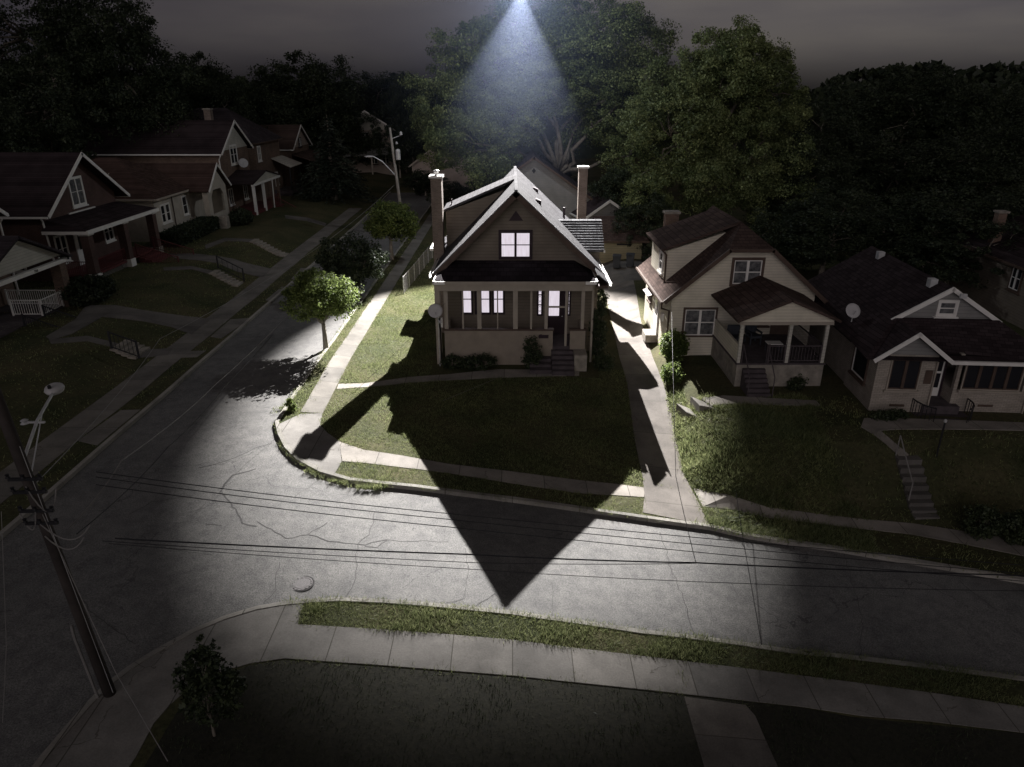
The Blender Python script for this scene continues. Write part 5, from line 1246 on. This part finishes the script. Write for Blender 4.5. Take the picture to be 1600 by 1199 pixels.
bm = bmesh.new(); bmesh.ops.create_icosphere(bm, subdivisions=4, radius=17.2); me = bpy.data.meshes.new('haze'); bm.to_mesh(me); bm.free(); me.materials.append(m)
o = bpy.data.objects.new('haze', me); COL.objects.link(o); o.location = LP; tag(o, 'bluish mist drifting in the floodlight beam', None, None, 'stuff')

# ------------------------------------------------------------------ lights, sky, camera
L = bpy.data.lights.new('floodlight', 'SPOT'); L.energy = 400000; L.spot_size = radians(50); L.spot_blend = .32; L.shadow_soft_size = .08; L.color = (1.0, .97, .95)
lo = bpy.data.objects.new('floodlight', L); COL.objects.link(lo); lo.location = LP
L.use_nodes = True; ln_ = L.node_tree; em = ln_.nodes['Emission']; lf = ln_.nodes.new('ShaderNodeLightFalloff'); lf.inputs['Strength'].default_value = 1/36; ln_.links.new(lf.outputs['Linear'], em.inputs['Strength'])
lo.scale = (.86, 1, 1)
aim = Vector((-.05, -cos(radians(47.2)), -sin(radians(47.2)))); lo.rotation_euler = aim.to_track_quat('-Z', 'Y').to_euler()
L = bpy.data.lights.new('lamp_spill', 'POINT'); L.energy = 3500; L.shadow_soft_size = .3; L.color = (.9, .95, 1.0)
lo = bpy.data.objects.new('lamp_spill', L); COL.objects.link(lo); lo.location = LP+Vector((0, .4, .2))
SE, SR = radians(20), radians(196)
L = bpy.data.lights.new('night_fill', 'SUN'); L.energy = .16; L.angle = radians(35); L.color = (1, .93, .9)  # added soft fill from behind the camera, lifts walls and foliage facing it
lo = bpy.data.objects.new('night_fill', L); COL.objects.link(lo)
sd = Vector((sin(SR)*cos(SE), cos(SR)*cos(SE), sin(SE)))
lo.rotation_euler = (-sd).to_track_quat('-Z', 'Y').to_euler()
w = bpy.data.worlds.new('World'); SC.world = w; w.use_nodes = True; nt = w.node_tree; bg = nt.nodes['Background']
sky = N(nt, 'ShaderNodeTexSky', sky_type='NISHITA'); sky.sun_disc = False; sky.sun_elevation = SE; sky.sun_rotation = SR; sky.air_density = 1; sky.dust_density = 3
hs = N(nt, 'ShaderNodeHueSaturation'); hs.inputs['Saturation'].default_value = .0; nt.links.new(sky.outputs[0], hs.inputs['Color'])
tc = N(nt, 'ShaderNodeTexCoord'); mp = N(nt, 'ShaderNodeMapping'); mp.inputs['Scale'].default_value = (1, 1, 5.5); mp.inputs['Rotation'].default_value = (0, .12, 0); nt.links.new(tc.outputs['Generated'], mp.inputs[0])
cl = N(nt, 'ShaderNodeTexNoise'); cl.inputs['Scale'].default_value = 2.2; cl.inputs['Detail'].default_value = 5; nt.links.new(mp.outputs[0], cl.inputs['Vector'])
tint = ramp(nt, cl.outputs['Fac'], (.66, .65, .74), (1.14, 1.10, 1.05), .36, .66)
c1 = mixc(nt, hs.outputs[0], tint, 1.0, 'MULTIPLY')
sx = N(nt, 'ShaderNodeSeparateXYZ'); nt.links.new(tc.outputs['Generated'], sx.inputs[0])
side = ramp(nt, math_(nt, 'ADD', sx.outputs[0], 0.0), (.45, .44, .52), (1.25, 1.2, 1.16), -0.0, 1.0)
mr = N(nt, 'ShaderNodeMapRange'); mr.inputs['From Min'].default_value = -.62; mr.inputs['From Max'].default_value = .35; nt.links.new(sx.outputs[0], mr.inputs['Value'])
side = ramp(nt, mr.outputs[0], (.52, .48, .56), (1.18, 1.10, 1.06), 0, 1)
c2 = mixc(nt, c1, side, 1.0, 'MULTIPLY')
nt.links.new(c2, bg.inputs[0]); bg.inputs[1].default_value = .0225

cam = bpy.data.cameras.new('camera'); cam.lens = 36*F/1600; cam.sensor_width = 36; cam.clip_end = 3000; cam.clip_start = .1
co = bpy.data.objects.new('camera', cam); COL.objects.link(co); co.location = (0, 0, CAMH); co.rotation_euler = (radians(90)-PITCH, 0, 0); SC.camera = co
SC.render.engine = 'CYCLES'
SC.view_settings.view_transform = 'Standard'; SC.view_settings.look = 'None'; SC.view_settings.exposure = 0; SC.view_settings.gamma = 1
SC.cycles.use_denoising = True; SC.cycles.max_bounces = 6; SC.cycles.diffuse_bounces = 3; SC.cycles.transparent_max_bounces = 6; SC.cycles.volume_step_rate = 1.0; SC.cycles.volume_max_steps = 128
SC.cycles.sample_clamp_indirect = 3
print('done')
